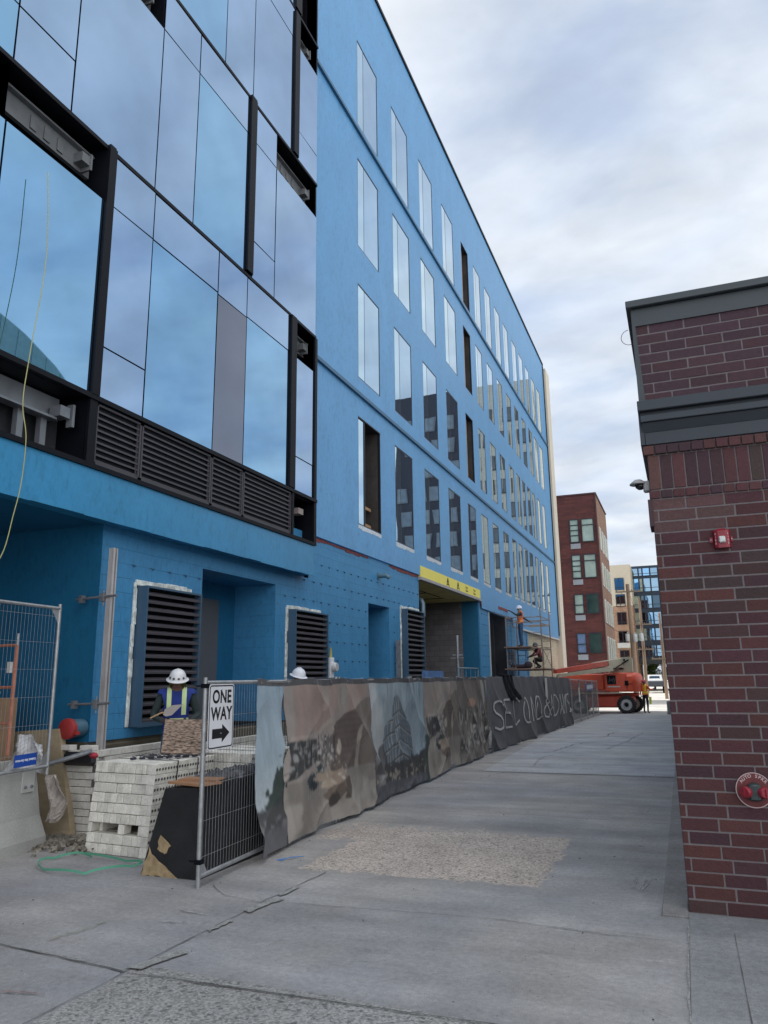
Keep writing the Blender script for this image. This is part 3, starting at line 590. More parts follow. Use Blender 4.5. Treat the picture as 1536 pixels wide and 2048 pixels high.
st(12.6, 13.46, [Z4, 19.4, Z5, Z6], ['slot', 'S', 'S'])
for (y0, y1) in ((-12, -10.3), (-10.3, -8), (-8, -6.2), (-6.2, -4.2), (-4.2, -2), (-2, 0), (0, 2.1), (2.1, 3.9)):
    st(y0, y1, [Z1, 8.22, Z2, 11.93, Z3, 15.66, Z4, 19.4, Z5, Z6], 'VSVSVSVSS')
slots = [(cy_c(p[0]), cy_c(p[1]), cz_c(p[2]), cz_c(p[3]), .45) for p in PAN if p[4] == 'slot']
YL = cy_c(-12)
b = MB(); holed(b, XC - .03, YL, cy_c(13.5), cz_c(4.48), cz_c(Z6), slots + [(YL + .1, cy_c(7.05), cz_c(4.56), cz_c(5.36), .5), (cy_c(12.5), cy_c(13.42), cz_c(4.56), cz_c(5.34), .4)])
b.poly([(XC - .03, cy_c(13.5), cz_c(4.48)), (XB - .1, cy_c(13.5), cz_c(4.48)), (XB - .1, cy_c(13.5), cz_c(Z6)), (XC - .03, cy_c(13.5), cz_c(Z6))])
b.poly([(XC - .03, YL, cz_c(Z6)), (-26, YL, cz_c(Z6)), (-26, 14, cz_c(Z6)), (XC - .03, 14, cz_c(Z6))]); b.poly([(XC - .03, YL, 0), (-26, YL, 0), (-26, YL, cz_c(Z6)), (XC - .03, YL, cz_c(Z6))])
b.build('curtain_frame', BLK, bb)
b = MB(); b.box(-8.2, XB - .06, cy_c(13.5), 14.02, 3.9, 22.5); b.box(XB - .1, XC - .05, cy_c(13.46), cy_c(13.5) + .02, cz_c(4.48), 22.4); b.build('end_closure', wall_blue('end_blue', (.03, .2, .34)), bb)
GM = {'V': GV, 'S': GS, 'G': GG}
for (y0, y1, z0, z1, ty) in PAN:
    Y0, Y1, Z0, Z1_ = cy_c(y0) + .014, cy_c(y1) - .014, cz_c(z0) + .012, cz_c(z1) - .012
    if ty == 'slot':
        b = MB(); xb = XC - .45
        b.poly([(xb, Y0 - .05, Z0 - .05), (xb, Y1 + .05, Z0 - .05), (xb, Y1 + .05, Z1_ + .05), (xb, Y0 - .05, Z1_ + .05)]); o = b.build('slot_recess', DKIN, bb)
        b = MB(); b.box(XC - .3, XC - .36, Y0, Y1, Z1_ - .42, Z1_ - .12); b.box(XC - .22, XC - .36, Y0, Y1, Z1_ - .12, Z1_ - .09)
        for k in range(3): yy = Y0 + (Y1 - Y0) * (.35 + .14 * k); b.box(XC - .28, XC - .3, yy, yy + .1, Z1_ - .38, Z1_ - .2)
        b.box(XC - .14, XC - .3, Y1 - .3, Y1 - .16, Z1_ - .36, Z1_ - .22); b.box(XC - .12, XC - .3, Y1 - .16, Y1 - .13, Z1_ - .42, Z1_ - .18)
        b.build('slab_edge_steel', mat('slot_steel', (.17, .18, .19), rough=.6, metal=.2, var=.2), o)
        continue
    b = MB(); tl = random.uniform(-.003, .003); tz = random.uniform(-.004, .004)
    b.prism([(XC + tl, Y0, Z0), (XC - tl, Y1, Z0), (XC - tl + tz, Y1, Z1_), (XC + tl + tz, Y0, Z1_)], (-.02, 0, 0))
    m_ = GM[ty]
    if ty == 'V' and random.random() < .3: m_ = GV2
    b.build('glass_panel', m_, bb)
for (y0, y1, z0, z1) in ((7.05, 7.21, Z1, 9.08), (12.32, 12.57, 5.45, 9.03), (10.6, 10.83, 9.1, 12.8), (12.3, 12.54, 12.8, 16.4), (12.3, 12.6, 16.5, 20.0)):
    b = MB(); b.box(XC - .03, XC + .05, cy_c(y0), cy_c(y1) - .05, cz_c(z0), cz_c(z1)); b.box(XC - .03, XC + .03, cy_c(y1) - .05, cy_c(y1), cz_c(z0), cz_c(z1)); b.build('fin', BLK, bb)
b = MB()
for z in (Z2, Z3, Z4, Z5): b.box(XC - .03, XC + .012, YL, cy_c(13.47), cz_c(z) - .03, cz_c(z) + .03)
b.box(XC - .03, XC + .05, YL, cy_c(13.5), cz_c(5.365), cz_c(5.43)); b.box(XC - .03, XC + .035, YL, cy_c(13.5), cz_c(4.47), cz_c(4.53)); b.box(XC - .02, XC + .03, cy_c(12.46), cy_c(12.53), cz_c(4.5), cz_c(5.4)); b.box(XC - .02, XC + .03, cy_c(7.05), cy_c(7.19), cz_c(4.5), cz_c(5.4)); b.box(XC - .02, XC + .03, cy_c(13.4), cy_c(13.5), cz_c(4.5), cz_c(9.0))
b.build('mullion', BLK, bb)
# louvre bank
for (y0, y1) in ((7.2, 8.07), (8.09, 9.77), (9.79, 10.72), (10.74, 12.46)):
    b = MB(); a, c, d, e_ = cy_c(y0), cy_c(y1), cz_c(4.54), cz_c(5.35)
    b.box(XC - .08, XC + .01, a, a + .03, d, e_); b.box(XC - .08, XC + .01, c - .03, c, d, e_); b.box(XC - .08, XC + .01, a, c, e_ - .03, e_); b.box(XC - .08, XC + .01, a, c, d, d + .03)
    b.box(XC - .02, XC + .004, c - .07, c - .062, d, e_)
    n_ = 9
    for k in range(n_):
        z = d + .035 + (e_ - d - .07) * k / n_; b.prism([(XC, a + .03, z), (XC + .0, a + .03, z + .026), (XC - .045, a + .03, z + .05), (XC - .045, a + .03, z + .038)], (0, c - a - .06, 0))
    lv_ = b.build('louver', LOUV, bb)
    b = MB(); b.poly([(XC - .1, a, d), (XC - .1, c, d), (XC - .1, c, e_), (XC - .1, a, e_)]); b.build('louver_back', BLK, lv_)
# open framing bay left of the louvres, and the open box to their right
b = MB(); z0, z1 = cz_c(4.6), cz_c(5.34)
b.box(XC - .34, XC - .38, cy_c(2.5), cy_c(6.9), z1 - .3, z1); b.box(XC - .2, XC - .36, cy_c(2.5), cy_c(6.75), z1 - .34, z1 - .31)
for yy in (4.4, 4.9, 5.35, 5.5, 5.85, 6.25, 6.6): b.box(XC - .3, XC - .38, cy_c(yy), cy_c(yy + .09), z0, z1 - .33)
b.box(XC - .12, XC - .3, cy_c(6.72), cy_c(6.88), z1 - .3, z1 - .16); b.box(XC - .1, XC - .2, cy_c(6.9), cy_c(6.94), z1 - .4, z1 - .1)
b.build('steel_stud', mat('stud_steel', (.22, .235, .26), rough=.45, metal=.4, var=.2), bb)
b = MB(); b.box(XC - .36, XC - .40, cy_c(12.5), cy_c(13.2), z0, z1 - .25); b.box(XC - .12, XC - .3, cy_c(13.0), cy_c(13.2), z1 - .28, z1 - .16); b.build('box_lining', mat('tan_board', (.34, .29, .27), rough=.8), bb)
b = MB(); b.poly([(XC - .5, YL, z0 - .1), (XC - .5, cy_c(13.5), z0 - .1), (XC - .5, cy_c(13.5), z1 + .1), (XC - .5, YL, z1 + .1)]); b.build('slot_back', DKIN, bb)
# blue transfer beam below the curtain wall, and the dark soffit of the open bay
b = MB(); zb = cz_c(3.88); n_ = 60
b.box(XM - .02, XC + .0, YL, cy_c(13.47), zb, cz_c(4.49), b=.01)
for k in range(n_):      # lapped membrane edge sags a little
    a = YL + (cy_c(13.47) - YL) * k / n_; c = YL + (cy_c(13.47) - YL) * (k + 1) / n_; dz = random.uniform(.0, .018); b.box(XC + .0, XC + .02, a, c, zb - .02 - dz, zb + .05)
b.build('beam', BLUED, bb)
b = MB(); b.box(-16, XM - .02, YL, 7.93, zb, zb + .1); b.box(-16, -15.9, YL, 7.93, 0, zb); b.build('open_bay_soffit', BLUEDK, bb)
# box louvres in the base
for li, (a, c, d, e_) in enumerate(LV):
    b = MB(); xo = XM + .2
    b.box(XM - .05, xo, a + .09, a + .12, d, e_ - .04); b.box(XM - .05, xo, c - .03, c, d, e_ - .04); b.box(XM - .05, xo, a + .12, c - .03, e_ - .07, e_ - .04); b.box(XM - .05, xo, a + .12, c - .03, d, d + .06)
    lv_ = b.build('louver_frame', mat('louver_frame_grey', (.05, .10, .16), rough=.4, var=.1), bb)
    b = MB(); n_ = 17
    z = d + .06; st_ = (e_ - .07 - d - .06) / n_
    for k in range(n_): b.prism([(xo - .01, a + .12, z + k * st_), (xo - .01, a + .12, z + k * st_ + .028), (xo - .06, a + .12, z + k * st_ + .062), (xo - .06, a + .12, z + k * st_ + .05)], (0, c - a - .15, 0))
    b.build('blade', LOUV, lv_)
    b = MB(); b.box(xo - .13, xo - .12, a + .12, c - .03, d, e_ - .05); b.build('louver_back', BLK, lv_)
    b = MB(); z = d
    while z < e_:
        h = random.uniform(.15, .4); z2 = min(z + h, e_); b.box(XM, XM + .03 + random.uniform(0, .015), a + random.uniform(0, .02), a + .088 - random.uniform(0, .035), z, z2 + .004, b=.008); z = z2
    y = a + .05
    while y < c - .05:
        h = random.uniform(.1, .3); y2 = min(y + h, c - .02); b.box(XM, XM + .04, y, y2 + .004, e_ - .035, e_ + .03 + random.uniform(0, .035), b=.008); y = y2
    b.build('foam_sealant', FOAM, lv_)
# pipes through the wall
b = MB(); b.tube([(XM - .05, 18.0, 4.42), (XM + .22, 18.0, 4.42), (XM + .3, 18.02, 4.36)], .055, n=12); b.lathe([(.1, 0), (.1, .02)], Matrix.Translation((XM, 18.0, 4.42)) @ Matrix.Rotation(R(90), 4, 'Y'), n=16); b.build('drain_pipe', mat('pipe_grey', (.08, .16, .2), rough=.4), bb, smooth=40)
b = MB(); b.tube([(XM - 1.6, 22.6, 4.28), (XM - .55, 22.7, 4.28), (XM - .42, 22.72, 4.24), (XM - .38, 22.72, 4.12), (XM - .38, 22.72, 3.72)], .085, n=14); b.tube([(XM - 2, 22.6, 4.0), (XM - .6, 22.6, 4.0)], .02); b.build('downpipe', mat('pipe_blue_grey', (.16, .24, .3), rough=.35, metal=.4), bb, smooth=40)
b = MB(); T = Matrix.Translation((-7.27, 7.9, 1.26)) @ Matrix.Rotation(R(90), 4, 'X'); b.lathe([(.115, 0), (.115, .22)], T, n=20); pp = b.build('pipe_sleeve', mat('sleeve', (.06, .14, .2), rough=.5), bb, smooth=40)
b = MB(); T2 = Matrix.Translation((-7.27, 7.9 - .2, 1.26)) @ Matrix.Rotation(R(90), 4, 'X'); b.lathe([(.125, 0), (.13, .03), (.125, .065), (.11, .075)], T2, n=24); b.box(-7.16, -7.12, 7.66, 7.72, 1.19, 1.23); b.build('red_cap', mat('red_cap', (.32, .03, .03), rough=.5, var=.15), pp, smooth=40)

# ------------------------------------------------------------------ dark red brick building on the right
rb = thing('brick_building', 'low dark red brick building corner with grey metal cornice on the right', 'building', (-.13, 6.87, 0))
BR = mat('brick', (.1, .04, .04), rough=.82, var=.14, vs=30, bump=.5, bs=90, attr='Col', fine=.08, fs=120)
MORT = mat('mortar', (.165, .145, .147), rough=.95, var=.15, vs=25, bump=.4, bs=120)
RY = 6.87; RX = -.13; RXE = 9.0
pal = [(.072, .024, .026), (.065, .022, .026), (.056, .027, .028), (.048, .028, .028), (.080, .027, .025), (.062, .022, .028), (.056, .023, .029)]
pal_shaded = [(.056, .026, .036), (.060, .026, .035), (.054, .025, .036), (.062, .026, .034), (.057, .027, .038)]  # upper band: shading put into darker, purpler brick colours
palh = [(.095, .038, .036), (.052, .023, .030), (.085, .030, .032), (.060, .036, .032), (.105, .046, .042), (.050, .023, .030), (.078, .027, .031), (.090, .034, .036)]
def patchy(x, z):
    s_ = math.sin(x * 3.1 + z * 1.7) + math.sin(z * 4.3 - x * 1.2) + random.uniform(-1.3, 1.3)
    return s_
def jit(c, a=.12): k = random.uniform(1 - a, 1 + a); return tuple(v * k * random.uniform(.96, 1.04) for v in c)
def course(b, x0, z0, z1, y, shift, bw=.305, j=.0105, pal_=None, end=RXE, side=True):
    x = x0 - shift
    while x < end:
        a = max(x, x0); c = min(x + bw - j, end)
        if c - a > .02:
            if pal_ is None:
                k = patchy(a, z0); cc = pal[3] if k < -2.1 else pal[2] if k < -1.3 else random.choice(pal[:2] + pal[4:])
                if z0 > 3.0 and a < .45: cc = (.10, .05, .05)
            else: cc = random.choice(pal_)
            b.box(a, c, y - .006 + random.uniform(-.0015, .0015), y + .08, z0 + j / 2, z1 - j / 2, b=.0035, col=jit(cc))
        x += bw
b = MB(); nrow = 33; rh = 3.34 / nrow
for i in range(nrow): course(b, RX, i * rh, (i + 1) * rh, RY, (.19 if i % 2 else .02) + .06 * (i % 2))
course(b, RX - .012, 3.34, 3.42, RY - .014, 0, bw=.1, pal_=palh)
x = RX
while x < RXE: b.box(x, x + .092, RY - .010 + random.uniform(-.002, .002), RY + .08, 3.43, 3.735, b=.003, col=jit(random.choice(palh))); x += .1025
course(b, RX - .03, 3.74, 3.83, RY - .03, .0, bw=.1, pal_=palh)
for i in range(8): course(b, RX, 4.235 + i * .0965, 4.235 + (i + 1) * .0965, RY + .02, .19 if i % 2 else .04, pal_=pal_shaded)
b.build('brickwork', BR, rb, attr='Col')
b = MB(); b.box(RX + .004, RXE, RY - .003, RY + .3, -.3, 3.84); b.box(RX + .004, RXE, RY + .017, RY + .3, 3.84, 5.1); b.build('mortar', MORT, rb)
SIDEB = bricks('brick_side', (.06, .02, .023), (.05, .02, .023), (.20, .185, .18), .305, .1012, .011)
b = MB(); b.box(RX, RX + .25, RY + .085, 46, -.5, 5.1); b.box(RX + .25, RXE, 45.8, 46, -.5, 5.1); b.box(RX + .05, RXE, RY + .1, 46, 5.02, 5.08); b.build('side_wall', SIDEB, rb)
MET = mat('cornice_metal', (.035, .043, .054), rough=.5, metal=.2, var=.08, vs=2); 
b = MB()
b.box(RX - .01, RXE, RY - .03, RY + .1, 3.835, 3.95, b=.004)
b.prism([(RX - .02, RY - .03, 3.95), (RX - .02, RY - .07, 4.03), (RX - .02, RY + .1, 4.03), (RX - .02, RY + .1, 3.95)], (RXE - RX, 0, 0))
b.box(RX - .03, RXE, RY - .09, RY + .1, 4.034, 4.10, b=.006); b.box(RX - .03, RXE, RY - .05, RY + .1, 4.10, 4.135); b.box(RX - .045, RXE, RY - .11, RY + .1, 4.135, 4.232, b=.006)
b.box(RX - .045, RX - .001, RY - .03, 46, 3.84, 4.23)
b.build('cornice', MET, rb)
b = MB(); b.box(RX - .02, RXE, RY - .0, RY + .1, 5.0, 5.17); b.box(RX - .07, RXE, RY - .05, RY + .3, 5.175, 5.245, b=.006); b.box(RX - .07, RX + .2, RY + .3, 46, 5.175, 5.245); b.box(RX - .03, RX - .002, RY + .001, 46, 4.23, 5.17)
b.prism([(RX - .03, RY - .002, 4.235), (RX + .03, RY - .002, 4.235), (RX + .0, RY - .002, 5.0), (RX - .03, RY - .002, 5.0)], (0, .02, 0))
b.build('parapet_cap', mat('cap_metal', (.05, .06, .067), rough=.5, metal=.2, var=.08), rb)
b = MB(); b.box(RX - .03, RX + .01, RY - .02, RY + .3, 3.1, 3.34); b.build('corner_block', mat('corner_block', (.07, .04, .045), rough=.9), rb)
# fittings on the brick
fa = thing('fire_alarm', 'red fire alarm horn strobe with clear lens screwed to dark brick', 'fire alarm', (.40, 6.86, 2.94))
b = MB(); RED = mat('alarm_red', (.24, .014, .026), rough=.38, var=.08)
b.prism([(.33, RY - .006, 2.87), (.345, RY - .05, 2.87), (.37, RY - .062, 2.865), (.43, RY - .062, 2.865), (.455, RY - .05, 2.87), (.47, RY - .006, 2.87)], (0, 0, .145)); b.prism([(.345, RY - .04, 3.015), (.455, RY - .04, 3.015), (.43, RY - .01, 3.035), (.37, RY - .01, 3.035)], (0, 0, -.005))
b.box(.305, .33, RY - .02, RY - .006, 2.92, 2.96); b.box(.47, .485, RY - .02, RY - .006, 2.92, 2.96)
b.build('housing', RED, fa)
b = MB(); b.box(.375, .425, RY - .085, RY - .06, 2.905, 2.96, b=.008); b.build('lens', mat('strobe_lens', (.62, .64, .62), rough=.12, var=.3, vs=60), fa)
b = MB(); b.lathe([(.006, 0), (.004, .004)], Matrix.Translation((.315, RY - .02, 2.94)) @ Matrix.Rotation(R(90), 4, 'X'), n=8); b.lathe([(.006, 0), (.004, .004)], Matrix.Translation((.478, RY - .02, 2.94)) @ Matrix.Rotation(R(90), 4, 'X'), n=8); b.build('screw', STEEL, fa)
PALE = mat('pale_lettering', (.55, .42, .42), rough=.6, var=.1)
text_obj('lettering', 'F\nI\nR\nE', .026, frame_T((.352, RY - .0585, 2.94), (1, -.45, 0), (0, 0, 1)), PALE, fa); text_obj('lettering', 'F\nI\nR\nE', .026, frame_T((.448, RY - .0585, 2.94), (1, .45, 0), (0, 0, 1)), PALE, fa)
fd = thing('fire_department_connection', 'round red sprinkler inlet plate reading AUTO SPKR on the brick wall', 'sprinkler inlet', (.432, 6.86, .93))
C0 = Vector((.432, RY - .008, .935)); T = Matrix.Translation(C0) @ Matrix.Rotation(R(90), 4, 'X')
b = MB(); b.lathe([(.132, 0), (.132, .006), (.0, .0065)], T, n=48); b.build('plate', mat('plate_maroon', (.13, .02, .022), rough=.5, var=.3, vs=20), fd)
b = MB(); n_ = 48
for k in range(n_):
    a0, a1 = 2 * math.pi * k / n_, 2 * math.pi * (k + 1) / n_
    b.prism([C0 + Vector((math.cos(a) * r_, -.0062, math.sin(a) * r_)) for a, r_ in ((a0, .127), (a1, .127), (a1, .133), (a0, .133))], (0, -.003, 0))
b.build('rim', PALE, fd)
for i, ch in enumerate('AUTO SPKR'):
    if ch == ' ': continue
    an = R(143 - i * 13.2); p = C0 + Vector((math.cos(an) * .107, -.0068, math.sin(an) * .107))
    text_obj('letter', ch, .034, frame_T(p, (math.sin(an), 0, -math.cos(an)), (math.cos(an), 0, math.sin(an))), PALE, fd, off=.0008)
b = MB(); T2 = Matrix.Translation(C0 + Vector((.005, -.006, .0))) @ Matrix.Rotation(R(90), 4, 'X'); b.lathe([(.06, 0), (.056, .03), (.05, .05), (.045, .055)], T2, n=24); b.box(.39, .48, RY - .075, RY - .02, .86, .985, b=.012); b.build('inlet_body', mat('inlet_grey', (.045, .06, .062), rough=.4, metal=.3, var=.3, vs=30), fd, smooth=40)
for sx in (-1, 1):
    b = MB(); Tc = Matrix.Translation(C0 + Vector((sx * .055, -.05, -.01))) @ Matrix.Rotation(R(90), 4, 'X') @ Matrix.Rotation(R(sx * 32), 4, 'Y'); b.lathe([(.040, -.02), (.043, .0), (.043, .03), (.036, .04)], Tc, n=24); b.box(-.004, .004, -.03, .03, .04, .05, T=Tc); b.build('cap', mat('cap_red', (.26, .02, .035), rough=.4, var=.25, vs=40), fd, smooth=40)
cm = thing('security_camera', 'small grey dome security camera on a bracket at the brick corner', 'camera', (-.17, 6.9, 3.5))
b = MB(); b.lathe([(.001, .035), (.03, .03), (.055, .012), (.075, -.006), (.075, -.014), (.0, -.014)], Matrix.Translation((-.23, 6.95, 3.52)), n=24); b.box(-.19, -.125, 6.91, 6.99, 3.43, 3.53, b=.012); b.build('housing', mat('camera_grey', (.30, .29, .29), rough=.45), cm, smooth=40)
b = MB(); b.lathe([(.045, 0), (.04, -.03), (.02, -.048), (.001, -.05)], Matrix.Translation((-.215, 6.95, 3.508)), n=20); b.build('dome', mat('camera_dome', (.01, .01, .012), rough=.1), cm, smooth=True)
b = MB(); b.tube([(-.19 - .075 * math.sin(t), 6.9, 4.955 - .1 * t / 1.57 if False else 4.915 + .075 * math.cos(t)) for t in np.linspace(.1, 3.0, 14)] + [(-.12, 6.88, 4.835)], .003, n=6); tag(b.build('cable_loop', mat('cable_grey', (.1, .1, .12), rough=.6)), 'thin loop of wire sticking out below the grey parapet cap', 'cable')

# ------------------------------------------------------------------ the buildings beyond
def facade_windows(parent, rects, y, frame_m, gm, proud=.06, name='window', split=None, depth=.12):
    for i, (x0, x1, z0, z1) in enumerate(rects):
        b = MB(); t = .07
        b.box(x0, x0 + t, y - proud, y, z0, z1); b.box(x1 - t, x1, y - proud, y, z0, z1); b.box(x0 + t, x1 - t, y - proud, y, z0, z0 + t); b.box(x0 + t, x1 - t, y - proud, y, z1 - t, z1)
        if split:
            for s_ in split[0]: xx = x0 + (x1 - x0) * s_; b.box(xx - .035, xx + .035, y - proud + .005, y, z0 + t, z1 - t)
            for s_ in split[1]: zz = z0 + (z1 - z0) * s_; b.box(x0 + t, x1 - t, y - proud + .002, y, zz - .035, zz + .035)
        o = b.build(name, frame_m, parent)
        b = MB(); b.box(x0 + t, x1 - t, y - .02, y - .005, z0 + t, z1 - t); b.build('pane', gm[i % len(gm)] if isinstance(gm, list) else gm, o)
rd = thing('red_brick_building', 'dark red brick apartment block with tall windows beyond the blue building', 'building', (-8, 62, -.3))
b = MB(); b.box(-22, -5.5, 62, 71, -.5, 16.4); b.build('wall', REDB, rd)
b = MB(); b.box(-5.5, -5.46, 62.25, 71, -.5, 16.3); b.build('side_wall', REDB_LIT, rd)
b = MB(); b.box(-22, -5.4, 61.93, 71.05, 16.4, 16.52); b.box(-5.55, -5.44, 61.93, 62.05, -.4, 16.4); b.build('cap', mat('dark_red_trim', (.06, .02, .02), rough=.6), rd)
DKF = mat('far_dark_frame', (.02, .022, .028), rough=.5)
for xo in (0, -5.2, -9.8):
    for zi, zt in enumerate((14.4, 11.46, 8.25, 5.15)):
        h = 1.95 if zi < 2 else 1.6
        facade_windows(rd, [(-7.7 + xo, -6.95 + xo, zt - h, zt)], 62, DKF, [FGC, FGC, FGC, FGB][zi:zi + 1], split=((), (.3, .52, .74) if zi < 2 else (.45,)), proud=.08)
        facade_windows(rd, [(-6.75 + xo, -5.75 + xo, zt - h, zt)], 62, DKF, [FGC, FGC, FGK, FGK][zi:zi + 1], split=((), (.72,) if zi < 2 else ()), proud=.08)
        b = MB(); b.box(-7.68 + xo, -6.9 + xo, 61.95, 62, zt - h - .5, zt - h - .08); b.build('grey_panel', mat('unit_grey', (.30, .31, .33), rough=.5), rd)
for zi, zt in enumerate((13.9, 10.9, 7.9, 4.9)):
    for yy in (63.3, 65.4, 67.4, 69.3):
        b = MB(); b.box(-5.47, -5.42, yy, yy + 1.2, zt - 1.9, zt); o = b.build('window', WHTD, rd); b = MB(); b.box(-5.43, -5.41, yy + .15, yy + 1.05, zt - 1.8, zt - .1); b.build('pane', FGC, o)
tb = thing('cream_building', 'cream and orange brick apartment block far down the alley', 'building', (-9, 110, -.3))
b = MB(); b.box(-30, -5.75, 110, 125, 11.6, 17.05); b.box(-30, -5.72, 109.95, 110, 11.3, 11.6); b.build('upper_wall', STUC, tb)
b = MB(); b.box(-30, -5.8, 110.01, 125, -.5, 11.3); b.build('lower_wall', FARBR, tb)
rects = []
for z in (15.2, 12.9, 10.4, 7.8, 5.2, 2.7):
    for x in (-7.95, -10.6, -13.4): rects.append((x, x + 1.25, z - 1.7, z))
facade_windows(tb, rects, 109.98, DKF, [FGLASS, FGLASS, FGLASS, FGLASS, FGLASS, FGLASS, FGLASS, FGLASS, FGLASS, FGD, FGD, FGD], split=((.45,), (.2,)), proud=.1)
b = MB()
for z in (8.1, 5.5, 3.0): b.box(-8.2, -6.5, 109.7, 110, z - 2.6, z - 1.9)
b.build('balcony_panel', WHTD, tb)
gb = thing('glass_building', 'blue glass office bridging over the end of the alley', 'building', (-2, 115, 3.5))
b = MB(); b.box(-6.1, 8, 115, 130, 3.4, 17.4); b.build('wall', NAVY, gb)
rects = []; xs = [-5.95, -4.9, -4.35, -3.3, -2.2, -1.1, .0, 1.1]
for z0, z1 in ((15.9, 17.1), (13.6, 15.6), (11.2, 13.1), (8.9, 10.7), (6.6, 8.4), (4.4, 6.0)):
    for i in range(len(xs) - 1): rects.append((xs[i] + .03, xs[i + 1] - .03, z0, z1))
random.shuffle(rects)
facade_windows(gb, rects, 115, NAVY, [FGLASS, FGLASS, GV, FGLASS, FGC, FGD], proud=.08, split=((), (.3,)))
b = MB(); b.box(-6.2, 8, 114.8, 115, 3.3, 4.1); b.build('bridge_edge', mat('bridge_steel', (.04, .05, .06), rough=.5), gb)
b = MB()
for x in (-2.9, -1.9): b.box(x, x + .35, 114.9, 115.3, -.4, 3.4)
b.build('column', mat('grey_column', (.3, .3, .3), rough=.8), gb)
# two towers that stand past the frame on the right; the alley sees them mirrored in the windows
def tower(nm, lab, x0, x1, H, wm, fm, gm, step=2.3):
    t = thing(nm, lab, 'building', ((x0 + x1) / 2, 90, -.3))
    b = MB(); b.box(x0, x1, 90, 112, -.5, H); b.build('wall', wm, t)
    k = 0; src = None
    z = 2.4
    while z < H - 2.6:
        x = x0 + .8
        while x < x1 - 1.4:
            if src is None:
                b = MB(); b.box(x, x + 1.3, 89.9, 90, z, z + 1.9); src = b.build('window', fm, t); b = MB(); b.box(x + .12, x + 1.18, 89.86, 89.91, z + .12, z + 1.78); pn = b.build('pane', gm, src); x_0, z_0 = x, z
            else:
                r = src.copy(); COL.objects.link(r); r.parent = t; r.location = src.location + Vector((x - x_0, 0, z - z_0)); c = pn.copy(); COL.objects.link(c); c.parent = r
            x += step * random.choice((.85, 1.0, 1.15)); k += 1
        z += 3.1
    return t
tower('dark_tower', 'dark purple brick tower seen only as a reflection in the windows', 7.8, 19, 38.6, mat('dark_tower_brick', (.040, .040, .052), rough=.9), mat('tower_frame', (.16, .17, .19)), mat('tower_glass', (.12, .15, .18), rough=.3, var=.5, vs=.4), step=2.0)
tower('cream_tower', 'cream stucco tower seen only as a reflection in the far windows', .4, 7.75, 38.7, mat('cream_tower_wall', (.42, .40, .34), rough=.9), mat('tower_frame_dark', (.05, .05, .055)), mat('tower_glass_dark', (.07, .08, .085), rough=.3, var=.5, vs=.4), step=2.2)

ct = thing('curved_tower', 'green glass tower with curved roof seen only as a reflection in the lowest panes', 'building', (32, 34, 0))
b = MB(); b.prism([(25, y, z) for y, z in [(18, -.5), (18, 26.8), (24, 26.4), (30, 25.6), (34, 24.4), (37, 23.2), (39.5, 21.6), (42, 19.6), (45, 17.5), (45, -.5)]], (15, 0, 0)); b.build('wall', mat('green_tower', (.13, .185, .185), rough=.4, var=.15), ct)
b = MB()
for k in range(20): yk = 18.6 + k * 1.35; b.box(24.95, 25, yk, yk + .05, 0, float(np.interp(yk, [18, 24, 30, 34, 37, 39.5, 42, 45], [26.8, 26.4, 25.6, 24.4, 23.2, 21.6, 19.6, 17.5])) - .1)
b.build('mullions', mat('green_tower_frame', (.16, .22, .21), rough=.5), ct)
# utility poles, tree, far vehicle
def pole(lab, x, y, h, r_, arms, pots):
    t = thing('utility_pole', lab, 'utility pole', (x, y, -.3), group=None)
    b = MB(); b.tube([(x, y, -.5), (x + .03, y, h * .5), (x, y, h)], r_, n=10, r2=r_ * .65); b.build('pole', mat('pole_wood', (.24, .17, .12), rough=.9, var=.3, stretch=(1, 1, .1)), t, smooth=50)
    for z in arms:
        b = MB(); b.box(x - 1.0, x + 1.0, y - .08, y - .18, z, z + .12); 
        for k in range(4): xx = x - .9 + k * .6; b.lathe([(.03, 0), (.05, .04), (.03, .08), (.05, .12)], Matrix.Translation((xx, y - .13, z + .12)), n=8)
        b.build('crossarm', mat('arm_wood', (.22, .17, .13), rough=.9), t)
    for (px, z) in pots:
        b = MB(); b.lathe([(.15, 0), (.17, .05), (.17, .58), (.12, .64)], Matrix.Translation((x + px, y - .35, z)), n=14); b.tube([(x + px, y - .35, z + .62), (x + px, y - .35, z + .8)], .03); b.build('transformer', mat('transformer_grey', (.45, .47, .47), rough=.5), t, smooth=40)
    return t
pole('tall brown timber pole with three grey transformers behind the boom lift', -3.75, 66, 9.3, .22, (8.6,), ((-.3, 4.55), (.3, 4.5), (.78, 4.55)))
pole('slim pale timber pole between the transformers and the glass building', -3.45, 78, 9.2, .17, (6.6, 4.2), ())
pole('timber pole hard against the edge of the dark brick corner', -1.62, 74, 7.4, .15, (3.2,), ())
b = MB()
wires = [((-3.7, 66, 8.8), (-3.45, 78, 6.8)), ((-3.45, 78, 6.7), (-1.6, 74, 3.4)), ((-3.7, 66, 5.2), (-5.5, 62.3, 6.0)), ((-4.3, 66, 8.7), (-5.0, 110, 8.0)), ((-3.3, 66, 8.7), (-1.6, 74, 7.0))]
for a, c in wires:
    a = Vector(a); c = Vector(c); b.tube([a.lerp(c, k / 8) - Vector((0, 0, .35 * math.sin(math.pi * k / 8))) for k in range(9)], .014, n=4)
tag(b.build('overhead_wires', BLKI), 'thin overhead wires strung between the timber poles', 'wires')
LEAF = mat('leaf', (.16, .25, .06), rough=.6, var=.35, vs=2)
